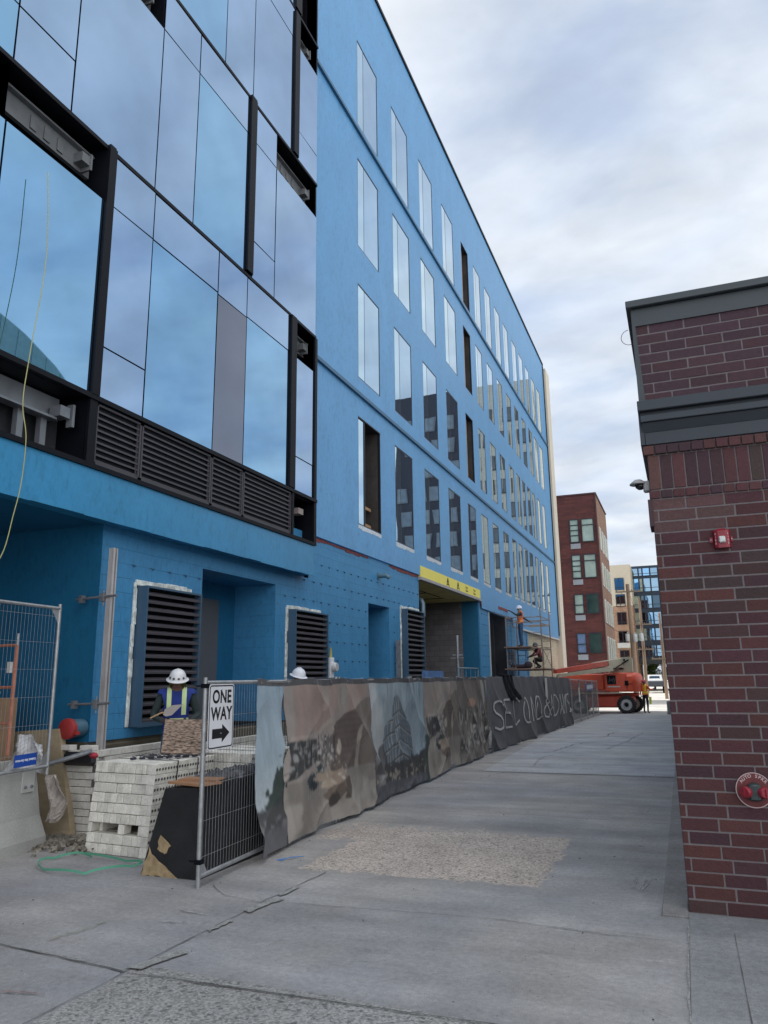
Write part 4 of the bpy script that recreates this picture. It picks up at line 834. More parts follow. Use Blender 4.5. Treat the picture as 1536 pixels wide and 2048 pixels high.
def tree(lab, x, y, h, r_, n_=1500):
    t = thing('tree', lab, 'tree', (x, y, -.3))
    b = MB(); b.tube([(x, y, -.4), (x + .1, y, h * .4), (x, y, h * .75)], .16, n=8, r2=.06)
    for k in range(6): a = k * 1.05; b.tube([(x, y, h * .38), (x + math.cos(a) * r_ * .5, y + math.sin(a) * r_ * .5, h * .62)], .06, n=6, r2=.02)
    b.build('trunk', mat('bark', (.09, .07, .05), rough=.95), t)
    b = MB(); cl = [(random.gauss(0, r_ * .45), random.gauss(0, r_ * .45), h * .52 + random.gauss(0, h * .2), random.uniform(.4, .9)) for _ in range(24)]
    for k in range(n_):
        c = random.choice(cl); d = Vector((random.gauss(0, 1), random.gauss(0, 1), random.gauss(0, 1))).normalized() * c[3] * random.uniform(.5, 1)
        p = Vector((x + c[0], y + c[1], c[2])) + d; s_ = random.uniform(.07, .15); u = Vector((random.gauss(0, 1), random.gauss(0, 1), random.gauss(0, 1))).normalized(); v = u.orthogonal().normalized()
        b.poly([p - u * s_, p + v * s_ * .5, p + u * s_, p - v * s_ * .5])
    b.build('crown', LEAF, t)
tree('leafy green tree under the glass bridge', -4.2, 122, 4.8, 2.0, 4200); tree('second leafy tree right of the first under the bridge', -1.2, 125, 4.8, 2.0, 4200)
b = MB(); pk = thing('parked_truck', 'small white and black truck parked far down the alley under the trees', 'truck', (-3.4, 98, -.3))
b.box(-4.4, -2.3, 97, 101.5, .45, 1.15, b=.1); b.build('body', mat('truck_body', (.06, .07, .09), rough=.35), pk)
b = MB(); b.prism([(-4.25, 97.8, 1.15), (-2.45, 97.8, 1.15), (-2.6, 98.3, 1.85), (-4.1, 98.3, 1.85)], (0, 2.2, 0)); b.build('cab', mat('truck_white', (.6, .62, .64), rough=.4), pk)
b = MB(); b.prism([(-4.0, 97.9, 1.2), (-2.7, 97.9, 1.2), (-2.8, 98.1, 1.7), (-3.9, 98.1, 1.7)], (0, .06, 0)); b.build('windscreen', FGD, pk)
for x in (-4.3, -2.4):
    for y in (97.9, 100.6): b = MB(); b.lathe([(.38, -.12), (.4, -.1), (.4, .1), (.38, .12)], Matrix.Translation((x, y, .1)) @ Matrix.Rotation(R(90), 4, 'Y'), n=18); b.build('wheel', BLK, pk)
b = MB(); b.box(-1.02, -.36, 44.6, 46.2, -.3, .42, b=.03); b.box(-.92, -.46, 44.7, 46.1, .42, .43); tag(b.build('planter', mat('planter_concrete', (.22, .22, .21), rough=.9, var=.15)), 'square grey concrete planter box by the brick building at the alley mouth', 'planter')

# ------------------------------------------------------------------ fence, banners
GALV = mat('fence_galvanised', (.36, .37, .38), rough=.45, metal=.55, var=.22, vs=12)
def fence_panel(lab, p0, p1, zb, h, wires=(.055, .31), brace=True, group='temporary fence panels along the alley'):
    p0 = Vector((*p0, 0)); p1 = Vector((*p1, 0)); d = (p1 - p0); Ln = d.length; u = d.normalized()
    z0 = zb + gz(p0.y); z1 = zb + gz(p1.y)
    t = thing('temporary_fence', lab, 'fence', (p0.x, p0.y, z0), group=group)
    P = lambda s_, z: Vector((p0.x + u.x * s_, p0.y + u.y * s_, z + z0 + (z1 - z0) * s_ / Ln))
    b = MB(); r_ = .021
    b.tube([P(.03, 0), P(.03, h + .03)], r_, n=10); b.tube([P(Ln - .03, 0), P(Ln - .03, h + .03)], r_, n=10); b.tube([P(.03, h - .02), P(Ln - .03, h - .02)], r_ * .95, n=10); b.tube([P(.03, .09), P(Ln - .03, .09)], r_ * .95, n=10)
    for s_, sg in ((.05, 1), (Ln - .05, -1)):
        for zz, q in ((h - .03, -1), (.1, 1)):
            b.prism([P(s_, zz), P(s_ + sg * .13, zz), P(s_, zz + q * .17)], (.004, 0, 0))
    b.build('frame', GALV, t, smooth=40)
    b = MB(); s_ = .08
    while s_ < Ln - .06: b.tube([P(s_, .09), P(s_, h - .03)], .0019, n=4, cap=False); s_ += wires[0]
    z = .25
    while z < h - .08: b.tube([P(.04, z), P(Ln - .04, z)], .0022, n=4, cap=False); z += wires[1]
    b.build('wire_mesh', GALV, t)
    return t
ysf = [6.2, 9.6, 12.9, 16.2, 19.5, 22.8, 26.1, 29.4, 32.7, 35.4, 38.1, 40.8, 43.6]
labs = ['bare galvanised fence panel end carrying the one way sign', 'fence panel behind the brown patio banner', 'fence panel behind the glass tower banner', 'fence panel behind the blurred lobby banner', 'fence panel behind the first letters of the grey banner', 'fence panel behind the middle letters of the grey banner', 'fence panel behind the last letters of the grey banner', 'fence panel behind the far end of the grey banner', 'first see-through mesh panel after the grey banner', 'second see-through mesh panel after the grey banner', 'third see-through mesh panel near the boom lift', 'last mesh fence panel, nearest the boom lift']
for i in range(len(ysf) - 1):
    fence_panel(labs[i], (fence_x(ysf[i]) - (.0), ysf[i]), (fence_x(ysf[i + 1]), ysf[i + 1] - .05), .0, 1.83 if i < 7 else 1.8, wires=(.055, .31) if i < 4 else (.11, .31))
for z, lb in ((.22, 'black clamp around the foot of the nearest fence post'), (1.78, 'black clamp near the top of the nearest fence post')):
    b = MB(); b.box(fence_x(6.23) - .03, fence_x(6.23) + .035, 6.2, 6.26, z - .02, z + .02); b.tube([(fence_x(6.23) - .05, 6.23, z), (fence_x(6.23) - .1, 6.23, z)], .008)
    tag(b.build('clamp', BLK), lb, 'clamp')
fence_panel('mesh fence panel standing on the concrete barrier at left', (-6.62, 3.6), (-6.93, 7.06), .80, 1.92, group='temporary fence panels along the alley')

def vn(x, y, seed=0):          # value noise, vectorised
    r_ = np.random.RandomState(seed); g = r_.rand(256, 256)
    xi = np.floor(x).astype(int); yi = np.floor(y).astype(int); fx = x - xi; fy = y - yi; fx = fx * fx * (3 - 2 * fx); fy = fy * fy * (3 - 2 * fy)
    G = lambda a, c: g[a % 256, c % 256]
    return (G(xi, yi) * (1 - fx) + G(xi + 1, yi) * fx) * (1 - fy) + (G(xi, yi + 1) * (1 - fx) + G(xi + 1, yi + 1) * fx) * fy
def fbm(x, y, o=4, seed=0): return sum(vn(x * 2 ** k, y * 2 ** k, seed + k) * .5 ** (k + 1) for k in range(o)) / (1 - .5 ** o)
def ss(a, c, x): t = np.clip((x - a) / (c - a), 0, 1); return t * t * (3 - 2 * t)
def mixc(A, c, m): return A * (1 - m[..., None]) + np.array(c)[None, None, :] * m[..., None] if not isinstance(c, np.ndarray) else A * (1 - m[..., None]) + c * m[..., None]
def poly_mask(Y, Z, pts, soft=.01):
    m = np.zeros(Y.shape, bool); n = len(pts)
    for i in range(n):
        y0, z0 = pts[i]; y1, z1 = pts[(i + 1) % n]
        c = ((z0 > Z) != (z1 > Z)) & (Y < (y1 - y0) * (Z - z0) / (z1 - z0 + 1e-9) + y0); m ^= c
    return m.astype(float)
def disp(Y, Z, style):
    v = np.clip(1 - Z / 1.8, 0, 1)
    d = v ** 1.6 * (.06 + .05 * np.sin(1.9 * Y + .6) + .03 * np.sin(4.7 * Y + 1)) + .02 * np.sin(2.7 * Y) * v
    if style == 'print': d = d + .055 * (1 - np.abs(np.sin(Y * 2.4 + Z * 2.0 + 2 * fbm(Y, Z, 2, 6)))) ** 3 + .04 * (1 - np.abs(np.sin(Y * 1.7 - Z * 2.6 + 1))) ** 4 * v + .05 * (fbm(Y * 1.6 + Z * .5, Z * 1.0, 3, 3) - .5) * (.6 + v) + .045 * (fbm(Y * 6 + Z * 2.5, Z * 1.6, 3, 9) - .5)
    else:
        k = np.abs(np.sin(Y * 1.55 + Z * 1.5 + 2.6 * fbm(Y * .5, Z * .6, 2, 5))); d = d + .10 * (1 - k) ** 3 * (.3 + .9 * v) + .05 * (fbm(Y * 1.8 + Z * 1.8, Z * .8, 2, 8) - .5) + .035 * v * np.sin(5.1 * Y)
    return d
def face_x(y, z, style): return np.interp(y, [5.8, 7.1, 10.8, 13.5, 19.4, 26.2, 34, 43.6], [-4.24, -4.33, -4.47, -4.56, -4.66, -4.45, -4.42, -4.5]) + .028 + disp(y, z, style)
def paint_sky(Y, Z, y0, y1):
    n_ = fbm(Y * 1.2, Z * 1.5, 4, 21)
    C = np.zeros(Y.shape + (3,)) + np.array([.24, .35, .43]); C = mixc(C, [.40, .48, .52], ss(1.1, .5, Z) * (.5 + n_ * .6)); C = mixc(C, [.15, .25, .36], ss(1.2, 1.8, Z) * n_)
    r_ = fbm(Y * 14, Z * 14, 4, 30); h = .62 + .30 * ss(y0 + .2, y1, Y) + (r_ - .5) * .35
    C = mixc(C, [.035, .055, .05], ss(h + .02, h - .02, Z) * ss(y0 + .22, y0 + .30, Y + (r_ - .5) * .3))
    C = mixc(C, [.06, .065, .07], ss(.52, .46, Z + (r_ - .5) * .1)); C = mixc(C, [.14, .15, .16], ss(.40, .36, Z) * (r_ > .5)); C = mixc(C, [.10, .105, .12], ss(.30, .2, Z))
    return C
def paint_patio(Y, Z, y0, y1, seed=0):
    u = (Y - y0) / (y1 - y0); n_ = fbm(Y * 1.3, Z * 1.3, 4, 40 + seed); f_ = fbm(Y * 13, Z * 13, 3, 50 + seed); ff = fbm(Y * 30, Z * 26, 2, 55 + seed)
    C = np.zeros(Y.shape + (3,)) + np.array([.235, .205, .185]); C = mixc(C, [.30, .27, .25], n_); C = mixc(C, [.33, .20, .16], ss(.5, .7, fbm(Y * 3, Z * 3, 3, 77)) * (Z > 1.1) * .5)
    wall = poly_mask(u, Z, [(.47, .6), (.49, 1.2), (.62, 1.33), (.95, 1.56), (1.01, 1.56), (1.01, .5), (.88, .62)])
    C = mixc(C, [.12, .095, .085], wall); C = mixc(C, [.09, .07, .062], wall * (np.sin(Z * 75) > .3) * .6); C = mixc(C, [.17, .145, .125], wall * ss(.8, .86, u))
    C = mixc(C, [.26, .23, .2], poly_mask(u, Z, [(.72, .45), (.80, 1.2), (.82, 1.2), (.80, .45)]))
    for a in (.545, .585): C = mixc(C, [.42, .38, .31], ((u - a) ** 2 / .0006 + (Z - .95) ** 2 / .009 < 1).astype(float) * .8)
    floor = ss(.70, .66, Z + .06 * u); C = mixc(C, [.30, .275, .245], floor); C = mixc(C, [.20, .185, .165], floor * ss(.4, .65, n_)); C = mixc(C, [.36, .34, .30], floor * ss(.56, .7, fbm(Y * 2.2, Z * 3, 3, 91)) * .7)
    sh = poly_mask(u, Z, [(.03, .72), (.03, 1.12), (.34, 1.1), (.36, .82), (.25, .76)]); C = mixc(C, [.05, .055, .06], sh); C = mixc(C, [.25, .26, .26], sh * (f_ > .58) * .8); C = mixc(C, [.03, .03, .03], sh * ((np.mod(u * 17, 1) < .12) | (np.mod(Z * 8, 1) < .1)))
    pr = poly_mask(u, Z, [(.34, .8), (.34, 1.14), (.50, 1.12), (.52, .8)]); C = mixc(C, [.13, .12, .12], pr * (f_ > .45)); C = mixc(C, [.03, .03, .03], pr * (np.mod(u * 14 + Z, 1) < .14)); C = mixc(C, [.4, .4, .4], pr * (ff > .66))
    C = mixc(C, [.045, .05, .055], poly_mask(u, Z, [(.02, .8), (.02, .74), (.28, .92), (.3, .98)]) * .0 + ((np.abs(Z - (.7 + .3 * u)) < .008) | (np.abs(Z - (.78 + .3 * u)) < .005)) * (u < .26))
    for (a, z, ra, rz_, c) in ((.30, .62, .05, .09, (.03, .05, .07)), (.33, .56, .05, .07, (.02, .03, .045)), (.38, .7, .04, .1, (.035, .06, .07)), (.42, .62, .1, .06, (.33, .26, .19)), (.47, .52, .09, .06, (.40, .32, .23)), (.55, .58, .06, .09, (.26, .2, .15)), (.6, .5, .06, .1, (.22, .17, .13)), (.52, .4, .1, .1, (.15, .115, .09)), (.64, .42, .05, .13, (.10, .08, .065)), (.5, .32, .05, .08, (.06, .05, .045)), (.44, .78, .05, .06, (.16, .15, .14))):
        C = mixc(C, list(c), (((u - a) / ra) ** 2 + ((Z - z) / rz_) ** 2 + (f_ - .5) * 1.5 < 1).astype(float))
    C = mixc(C, [.42, .40, .36], (ff > .70) * ((u - .47) ** 2 / .03 + (Z - .68) ** 2 / .03 < 1) * .8)
    C = mixc(C, [.40, .36, .31], poly_mask(u, Z, [(.33, 1.17), (.47, 1.36), (.50, 1.33), (.37, 1.16)]) * .5); C = mixc(C, [.38, .34, .3], poly_mask(u, Z, [(.06, 1.13), (.07, 1.17), (.3, 1.16), (.31, 1.13)]) * .5)
    return C
def paint_tower(Y, Z, y0, y1, seed=0):
    u = (Y - y0) / (y1 - y0); n_ = fbm(Y * 1.5, Z * 1.2, 4, 60 + seed); f_ = fbm(Y * 15, Z * 15, 3, 61 + seed); v_ = fbm(Y * 8, Z * 1.2, 3, 63)
    C = np.zeros(Y.shape + (3,)) + np.array([.21, .31, .38]); C = mixc(C, [.38, .42, .44], ss(.38, .05, u) * ss(.3, .7, n_ + .15)); C = mixc(C, [.13, .21, .30], ss(.55, .75, u) * ss(.35, .65, v_)); C = mixc(C, [.34, .44, .50], ss(.58, .72, v_) * .6)
    tw = poly_mask(u, Z, [(.22, .45), (.2, .85), (.22, 1.07), (.36, 1.25), (.40, 1.52), (.46, 1.56), (.50, 1.52), (.60, 1.28), (.72, 1.04), (.74, .95), (.77, .42)])
    left = (u < .48 + .02 * (Z - .5)); C = mixc(C, [.11, .15, .185], tw); C = mixc(C, [.075, .105, .14], tw * (~left))
    C = mixc(C, [.30, .36, .40], tw * (np.mod(u * 27 + Z * 2.2, 1) < .20) * left); C = mixc(C, [.20, .26, .31], tw * (np.mod(u * 33 - Z * 1.2, 1) < .16) * (~left))
    for zk in (.62, .86, 1.08, 1.3):
        C = mixc(C, [.03, .04, .055], tw * (np.abs(Z - zk - np.where(left, (u - .48) * .75, -(u - .48) * .8)) < .013))
        C = mixc(C, [.36, .40, .42], tw * (np.abs(Z - zk + .022 - np.where(left, (u - .48) * .75, -(u - .48) * .8)) < .006))
    tr = ss(.02, -.02, Z - (.46 + .12 * (fbm(Y * 9, Z * 0 + 3, 3, 66)) + .14 * ss(.8, 1., u) - .02 * u)); C = mixc(C, [.05, .055, .06], tr * (u > .22)); C = mixc(C, [.11, .095, .09], ss(.2, .0, u) * ss(.8, .5, Z)); C = mixc(C, [.05, .045, .05], poly_mask(u, Z, [(.0, .45), (.12, .8), (.2, .84), (.30, .5), (.2, .38)]) * .8)
    C = mixc(C, [.27, .25, .21], tr * (f_ > .62) * (Z < .42)); C = mixc(C, [.08, .09, .115], ss(.29, .26, Z + .10 * u)); C = mixc(C, [.18, .19, .22], ss(.2, .1, Z) * ss(.45, .7, f_) * .5)
    C = mixc(C, [.04, .07, .06], ss(.93, .97, u + (f_ - .5) * .06) * ss(.95, .9, Z))
    return C
def paint_lobby(Y, Z, y0, y1, seed=0):
    u = (Y - y0) / (y1 - y0); n_ = fbm(Y * 3, Z * 1.5, 4, 80); f_ = fbm(Y * 11, Z * 6, 4, 81); v_ = fbm(Y * 14, Z * 2.5, 3, 82)
    C = np.zeros(Y.shape + (3,)) + np.array([.15, .135, .12]); C = mixc(C, [.25, .245, .23], ss(.5, .65, v_) * ss(1.2, .4, Z)); C = mixc(C, [.05, .055, .055], ss(.52, .62, f_) * ss(1.25, 1.1, Z)); C = mixc(C, [.36, .36, .34], ss(.62, .68, fbm(Y * 16, Z * 8, 3, 83)) * ss(1.25, 1.1, Z) * (Z > .3))
    C = mixc(C, [.38, .22, .14], ((u - .42) ** 2 / .03 + (Z - 1.27) ** 2 / .008 < .6 + n_ * .8) * .8); C = mixc(C, [.30, .30, .30], ss(.7, .75, u) * ss(.5, .6, vn(Y * 9 + Z * 3, Z * 2, 85)) * (Z > .9)); C = mixc(C, [.20, .185, .17], ss(.4, .2, Z) * n_ * 1.4)
    return C
CLOTH = mat('printed_vinyl', (.3, .3, .3), rough=.5, var=.10, vs=2.5, fine=.03, fs=60, attr='Col', spec=.5)
GCL = mat('grey_mesh_cloth', (.135, .135, .145), rough=.85, var=.12, vs=2.5, fine=.06, fs=40, spec=.2)
HEM = (.085, .09, .10)
def banner(lab, y0, y1, kind, ny, nz, ztop=1.84, group='printed banners tied to the fence'):
    style = 'grey' if kind == 'grey' else 'print'
    Yv = np.linspace(y0, y1, ny); Tv = np.linspace(0, 1, nz)
    gzv = np.array([gz(y) for y in Yv]); zb = .02 + .05 * fbm(Yv * 1.5, Yv * 0 + 2, 3, 12); zt = ztop - .015 * np.abs(np.sin(Yv * 2.6)) 
    Y, Tt = np.meshgrid(Yv, Tv, indexing='ij'); Z = zb[:, None] + (zt - zb)[:, None] * Tt
    Yw = Y.copy()
    if kind == 'patio0': Yw = Y + (1 - Tt ** 2) * 0
    X = face_x(Y, Z, style); Zw = Z + gzv[:, None]
    Ye = Y + .05 * np.sin(Z * 4.5 + y0) * np.clip(1 - (Y - y0) / .4, 0, 1) * (kind == 'patio') + .06 * np.sin(Z * 4) * np.clip((Y - y1 + .3) / .3, 0, 1) * (kind == 'sky') - .10 * Tt ** 3 * 0
    if kind == 'sky': Ye = Ye + np.clip(1 - (Y - y0) / .35, 0, 1) * (.06 * ss(.75, 1, Tt) ** 2 - .03 * np.sin(Z * 4))
    me = bpy.data.meshes.new('banner'); idx = np.arange(ny * nz).reshape(ny, nz)
    V = np.stack([X, Ye, Zw], -1).reshape(-1, 3)
    F = np.stack([idx[:-1, :-1], idx[1:, :-1], idx[1:, 1:], idx[:-1, 1:]], -1).reshape(-1, 4)
    me.from_pydata(V.tolist(), [], F.tolist())
    if kind != 'grey':
        C = {'sky': paint_sky, 'patio': paint_patio, 'patio2': paint_patio, 'tower': paint_tower, 'lobby': paint_lobby}[kind](Y, Z, y0, y1)
        for _ in range(2):
            C[1:-1] = (C[:-2] + 2 * C[1:-1] + C[2:]) / 4; C[:, 1:-1] = (C[:, :-2] + 2 * C[:, 1:-1] + C[:, 2:]) / 4
        C = mixc(C, HEM, (Z > zt[:, None] - .075).astype(float)); C = mixc(C, [.07, .072, .08], (Z < .05).astype(float))
        gr_ = C.mean(-1, keepdims=True); C = gr_ + (C - gr_) * .72; C = C * np.array([.98, .95, .93]) * (1.06 + .36 * fbm(Y * 4, Z * 4, 4, 99) + .12 * (fbm(Y * 40, Z * 40, 2, 98) - .5))[..., None]
        ca = me.color_attributes.new('Col', 'FLOAT_COLOR', 'POINT'); A = np.concatenate([C.reshape(-1, 3), np.ones((ny * nz, 1))], 1).astype(np.float32); ca.data.foreach_set('color', A.ravel())
    me.materials.append(GCL if kind == 'grey' else CLOTH); me.shade_smooth()
    o = bpy.data.objects.new('banner', me); COL.objects.link(o); tag(o, lab, 'banner', group)
    return o
B1 = banner('banner strip printed with pale sky and a dark tree, nearest the sign', 7.2, 7.86, 'sky', 75, 190)
B2 = banner('wide brown banner printed with a furnished patio', 7.87, 10.73, 'patio', 320, 190)
B3 = banner('banner printed with a tapering glass tower against blue sky', 10.74, 13.54, 'tower', 300, 180)
B4 = banner('narrow creased brown banner right of the glass tower banner', 13.55, 16.0, 'patio2', 220, 150)
B5 = banner('dark blurred banner of a planted lobby beside the grey banner', 16.02, 18.75, 'lobby', 220, 140)
B6 = banner('long grey fabric banner lettered SECOND & ADAMS', 18.76, 32.0, 'grey', 800, 60)
for B_o, ya, yb in ((B1, 7.3, 7.8), (B2, 8.0, 10.7), (B3, 10.85, 13.5), (B4, 13.7, 15.9), (B5, 16.2, 18.7), (B6, 19.0, 31.9)):
    y = ya
    while y < yb:
        x = float(face_x(np.array(y), np.array(1.80), 'print' if B_o is not B6 else 'grey')) + .004; zz = 1.795 + gz(y)
        b = MB(); b.lathe([(.013, 0), (.010, .004), (.006, .002)], Matrix.Translation((x, y, zz)) @ Matrix.Rotation(R(90), 4, 'Y'), n=10); b.tube([(x, y, zz), (x - .01, y + .01, zz + .05), (fence_x(y) - .02, y, zz + .05)], .003, n=4); b.build('eyelet', STEELD, B_o)
        y += .62
# white lettering follows the folds of the grey banner
LETW = mat('white_lettering', (.50, .50, .50), rough=.7, var=.12)
strokes = {
 'S': [(19.45 + .65 * a, z) for a, z in ((1.0, 1.13), (.85, 1.22), (.5, 1.28), (.1, 1.2), (.02, 1.05), (.3, .93), (.8, .82), (1.0, .68), (.8, .55), (.45, .52), (.15, .60))]}
def letter(ch, y0, y1, z0=.50, z1=1.22):
    w_ = y1 - y0; q = lambda a, c: (y0 + a * w_, z0 + c * (z1 - z0))
    D = {'S': [[(1, .82), (.85, .96), (.5, 1), (.12, .93), (.02, .75), (.25, .6), (.75, .45), (.98, .28), (.85, .07), (.5, 0), (.1, .1)]],
         'E': [[(1, 1), (.1, 1), (.0, .5), (.1, 0), (1, 0)], [(.05, .55), (.75, .52)]],
         'C': [[(1, .85), (.75, 1), (.35, .98), (.05, .75), (0, .4), (.2, .08), (.6, 0), (1, .15)]],
         'O': [[(.5 + .5 * math.sin(t), .5 + .5 * math.cos(t)) for t in np.linspace(0, 2 * math.pi, 17)]],
         'N': [[(0, 0), (.05, 1), (.9, 0), (1, 1)]], 'D': [[(.05, 0), (.05, 1), (.6, .95), (1, .6), (.95, .3), (.5, .02), (.05, 0)]],
         '&': [[(1, .05), (.3, .7), (.35, .95), (.65, .95), (.65, .75), (.1, .35), (.15, .05), (.6, 0), (1, .4)]],
         'A': [[(0, 0), (.5, 1), (1, 0)], [(.2, .4), (.8, .4)]], 'M': [[(0, 0), (.15, 1), (.5, .3), (.85, 1), (1, 0)]]}
    return [[q(a, c) for a, c in s_] for s_ in D[ch]]
b = MB()
for ch, a, c in (('S', 19.45, 20.15), ('E', 20.46, 21.05), ('C', 21.4, 22.3), ('O', 22.6, 23.4), ('N', 23.7, 24.45), ('D', 24.55, 25.4), ('&', 25.65, 26.7), ('A', 26.95, 27.5), ('D', 27.6, 28.6), ('A', 28.9, 29.6), ('M', 29.7, 30.4), ('S', 30.6, 31.3)):
    for s_ in letter(ch, a, c):
        pts = []
        for i in range(len(s_) - 1):
            for k in range(14): t = k / 14; pts.append((s_[i][0] * (1 - t) + s_[i + 1][0] * t, s_[i][1] * (1 - t) + s_[i + 1][1] * t))
        pts.append(s_[-1]); th = .027
        for i in range(len(pts) - 1):
            (ya, za), (yb, zb_) = pts[i], pts[i + 1]; d = Vector((yb - ya, zb_ - za)); 
            if d.length < 1e-5: continue
            n_ = Vector((-d.y, d.x)).normalized() * th
            q = [(ya - n_.x * 1.6, za - n_.y), (yb - n_.x * 1.6, zb_ - n_.y), (yb + n_.x * 1.6, zb_ + n_.y), (ya + n_.x * 1.6, za + n_.y)]
            b.poly([(float(face_x(np.array(y), np.array(z), 'grey')) + .02, y, z + gz(y)) for y, z in q])
b.build('lettering', LETW, B6)
# dark tinted mesh screen on the last panels, a notice on it, and a jacket thrown over the fence
TINT = bpy.data.materials.new('screen_mesh'); TINT.use_nodes = True
t_ = TINT.node_tree; bs_ = t_.nodes['Principled BSDF']; bs_.inputs['Base Color'].default_value = (.05, .055, .06, 1); bs_.inputs['Roughness'].default_value = .8; bs_.inputs['Alpha'].default_value = .62
b = MB(); n_ = 60
for i in range(n_):
    ya = 32.05 + (43.3 - 32.05) * i / n_; yb = 32.05 + (43.3 - 32.05) * (i + 1) / n_; f = lambda y, z: (fence_x(y) - .03 + .02 * math.sin(y * 5 + z * 2), y, z + gz(y))
    b.poly([f(ya, .12), f(yb, .12), f(yb, 1.72), f(ya, 1.72)])
tag(b.build('mesh_screen', TINT), 'dark see-through mesh screen tied to the far fence panels', 'screen')
sg = thing('notice_board', 'small blue and white notice hung on the far mesh screen', 'sign', (-4.42, 39.5, .9))
b = MB(); b.box(-4.40, -4.39, 37.6, 40.6, 1.12, 1.45); b.build('board', mat('notice_blue', (.08, .12, .26), rough=.6), sg)
b = MB()
for k in range(7): b.box(-4.388, -4.385, 37.9 + k * .36, 38.12 + k * .36, 1.2, 1.38)
b.build('lettering', WHT, sg)
b = MB(); y0 = 20.55
pts = [(y0, 1.86), (y0 + .75, 1.86), (y0 + 1.15, 1.35), (y0 + 1.35, .95), (y0 + 1.0, .9), (y0 + .55, .98), (y0 + .35, 1.3)]
for (ya, za) in [(0, 0)]:
    n_ = 10
    rows_ = [(y0 + .0, y0 + .85, 1.89), (y0 + .1, y0 + 1.05, 1.7), (y0 + .25, y0 + 1.4, 1.5), (y0 + .5, y0 + 1.85, 1.3), (y0 + .75, y0 + 1.9, 1.18)]
    for side in (0, 1):
        G = [[(float(face_x(np.array(a + (c - a) * k / n_), np.array(min(z, 1.75)), 'grey')) + (.02 + .03 * math.sin(k * 1.3 + z * 7) + .02) * (1 if side == 0 else -1) - (0 if side == 0 else .12), a + (c - a) * k / n_, z) for k in range(n_ + 1)] for a, c, z in (rows_ if side == 0 else rows_[:3])]
        for i in range(len(G) - 1):
            for k in range(n_): b.poly([G[i][k], G[i][k + 1], G[i + 1][k + 1], G[i + 1][k]])
    b.box(fence_x(y0) - .08, fence_x(y0) + .09, y0, y0 + .85, 1.86, 1.895, b=.01)
tag(b.build('jacket', mat('black_cloth', (.006, .007, .012), rough=.95), smooth=50), 'black jacket thrown over the top of the grey banner', 'jacket')
for (y, z0, z1, lb) in ((26.0, 1.0, 1.78, 'narrow white paper strip hanging above the grey banner lettering'), (33.9, .75, 1.35, 'narrow white paper strip on the first see-through mesh panel')):
    b = MB(); b.box(float(face_x(np.array(y), np.array(1.7), 'grey')) + .06, float(face_x(np.array(y), np.array(1.7), 'grey')) + .07, y, y + .35, z0, z1)
    tag(b.build('paper_strip', WHTD), lb, 'notice')

# one way sign ------------------------------------------------------------
ow = thing('one_way_sign', 'white ONE WAY sign with black right arrow wired to the first fence panel', 'sign', (-4.18, 6.46, 1.49))
SY0, SY1, SZ0, SZ1 = 6.245, 6.70, 1.185, 1.795
u = Vector((fence_x(6.7) - fence_x(6.245) + .02, .455, 0)).normalized(); O = Vector((fence_x(6.245) + .034, 6.245, 1.185)); W_, H_ = .457, .61
Tsg = frame_T(O, (u.x, u.y, 0), (0, 0, 1))
def rrect(x0, x1, y0, y1, r_, z, n=5):
    out = []
    for cx_, cy_, a0 in ((x1 - r_, y1 - r_, 0), (x0 + r_, y1 - r_, 90), (x0 + r_, y0 + r_, 180), (x1 - r_, y0 + r_, 270)):
        for k in range(n + 1): a = R(a0 + 90 * k / n); out.append(Vector((cx_ + r_ * math.cos(a), cy_ + r_ * math.sin(a), z)))
    return out
b = MB(); b.prism([Tsg @ p for p in rrect(0, W_, 0, H_, .035, 0)], Tsg.to_3x3() @ Vector((0, 0, .003))); b.build('plate', mat('sign_white', (.66, .67, .70), rough=.4, var=.06), ow)
b = MB(); A_ = rrect(.010, W_ - .010, .010, H_ - .010, .03, .0042); B_ = rrect(.022, W_ - .022, .022, H_ - .022, .022, .0042)
for i in range(len(A_)): j = (i + 1) % len(A_); b.poly([Tsg @ p for p in (A_[i], A_[j], B_[j], B_[i])])
SBK = mat('sign_black', (.012, .012, .014), rough=.45, var=.1)
b.build('border', SBK, ow)
b = MB(); b.prism([Tsg @ Vector((x, y, .0035)) for x, y in ((.075, .10), (.25, .10), (.25, .06), (.385, .145), (.25, .23), (.25, .19), (.075, .19))], Tsg.to_3x3() @ Vector((0, 0, .001))); b.build('arrow', SBK, ow)
for tx, zc_ in (('ONE', .485), ('WAY', .325)):
    text_obj('lettering', tx, .172, Tsg @ Matrix.Translation((W_ / 2 + .004, zc_, .0035)), SBK, ow, sx=.92, off=.0045, spacing=1.05)
b = MB(); b.lathe([(.006, 0), (.004, .005)], Tsg @ Matrix.Translation((W_ / 2, .145, .0045)), n=8); b.lathe([(.006, 0), (.004, .005)], Tsg @ Matrix.Translation((W_ / 2, .56, .003)), n=8); b.build('bolt', STEEL, ow)

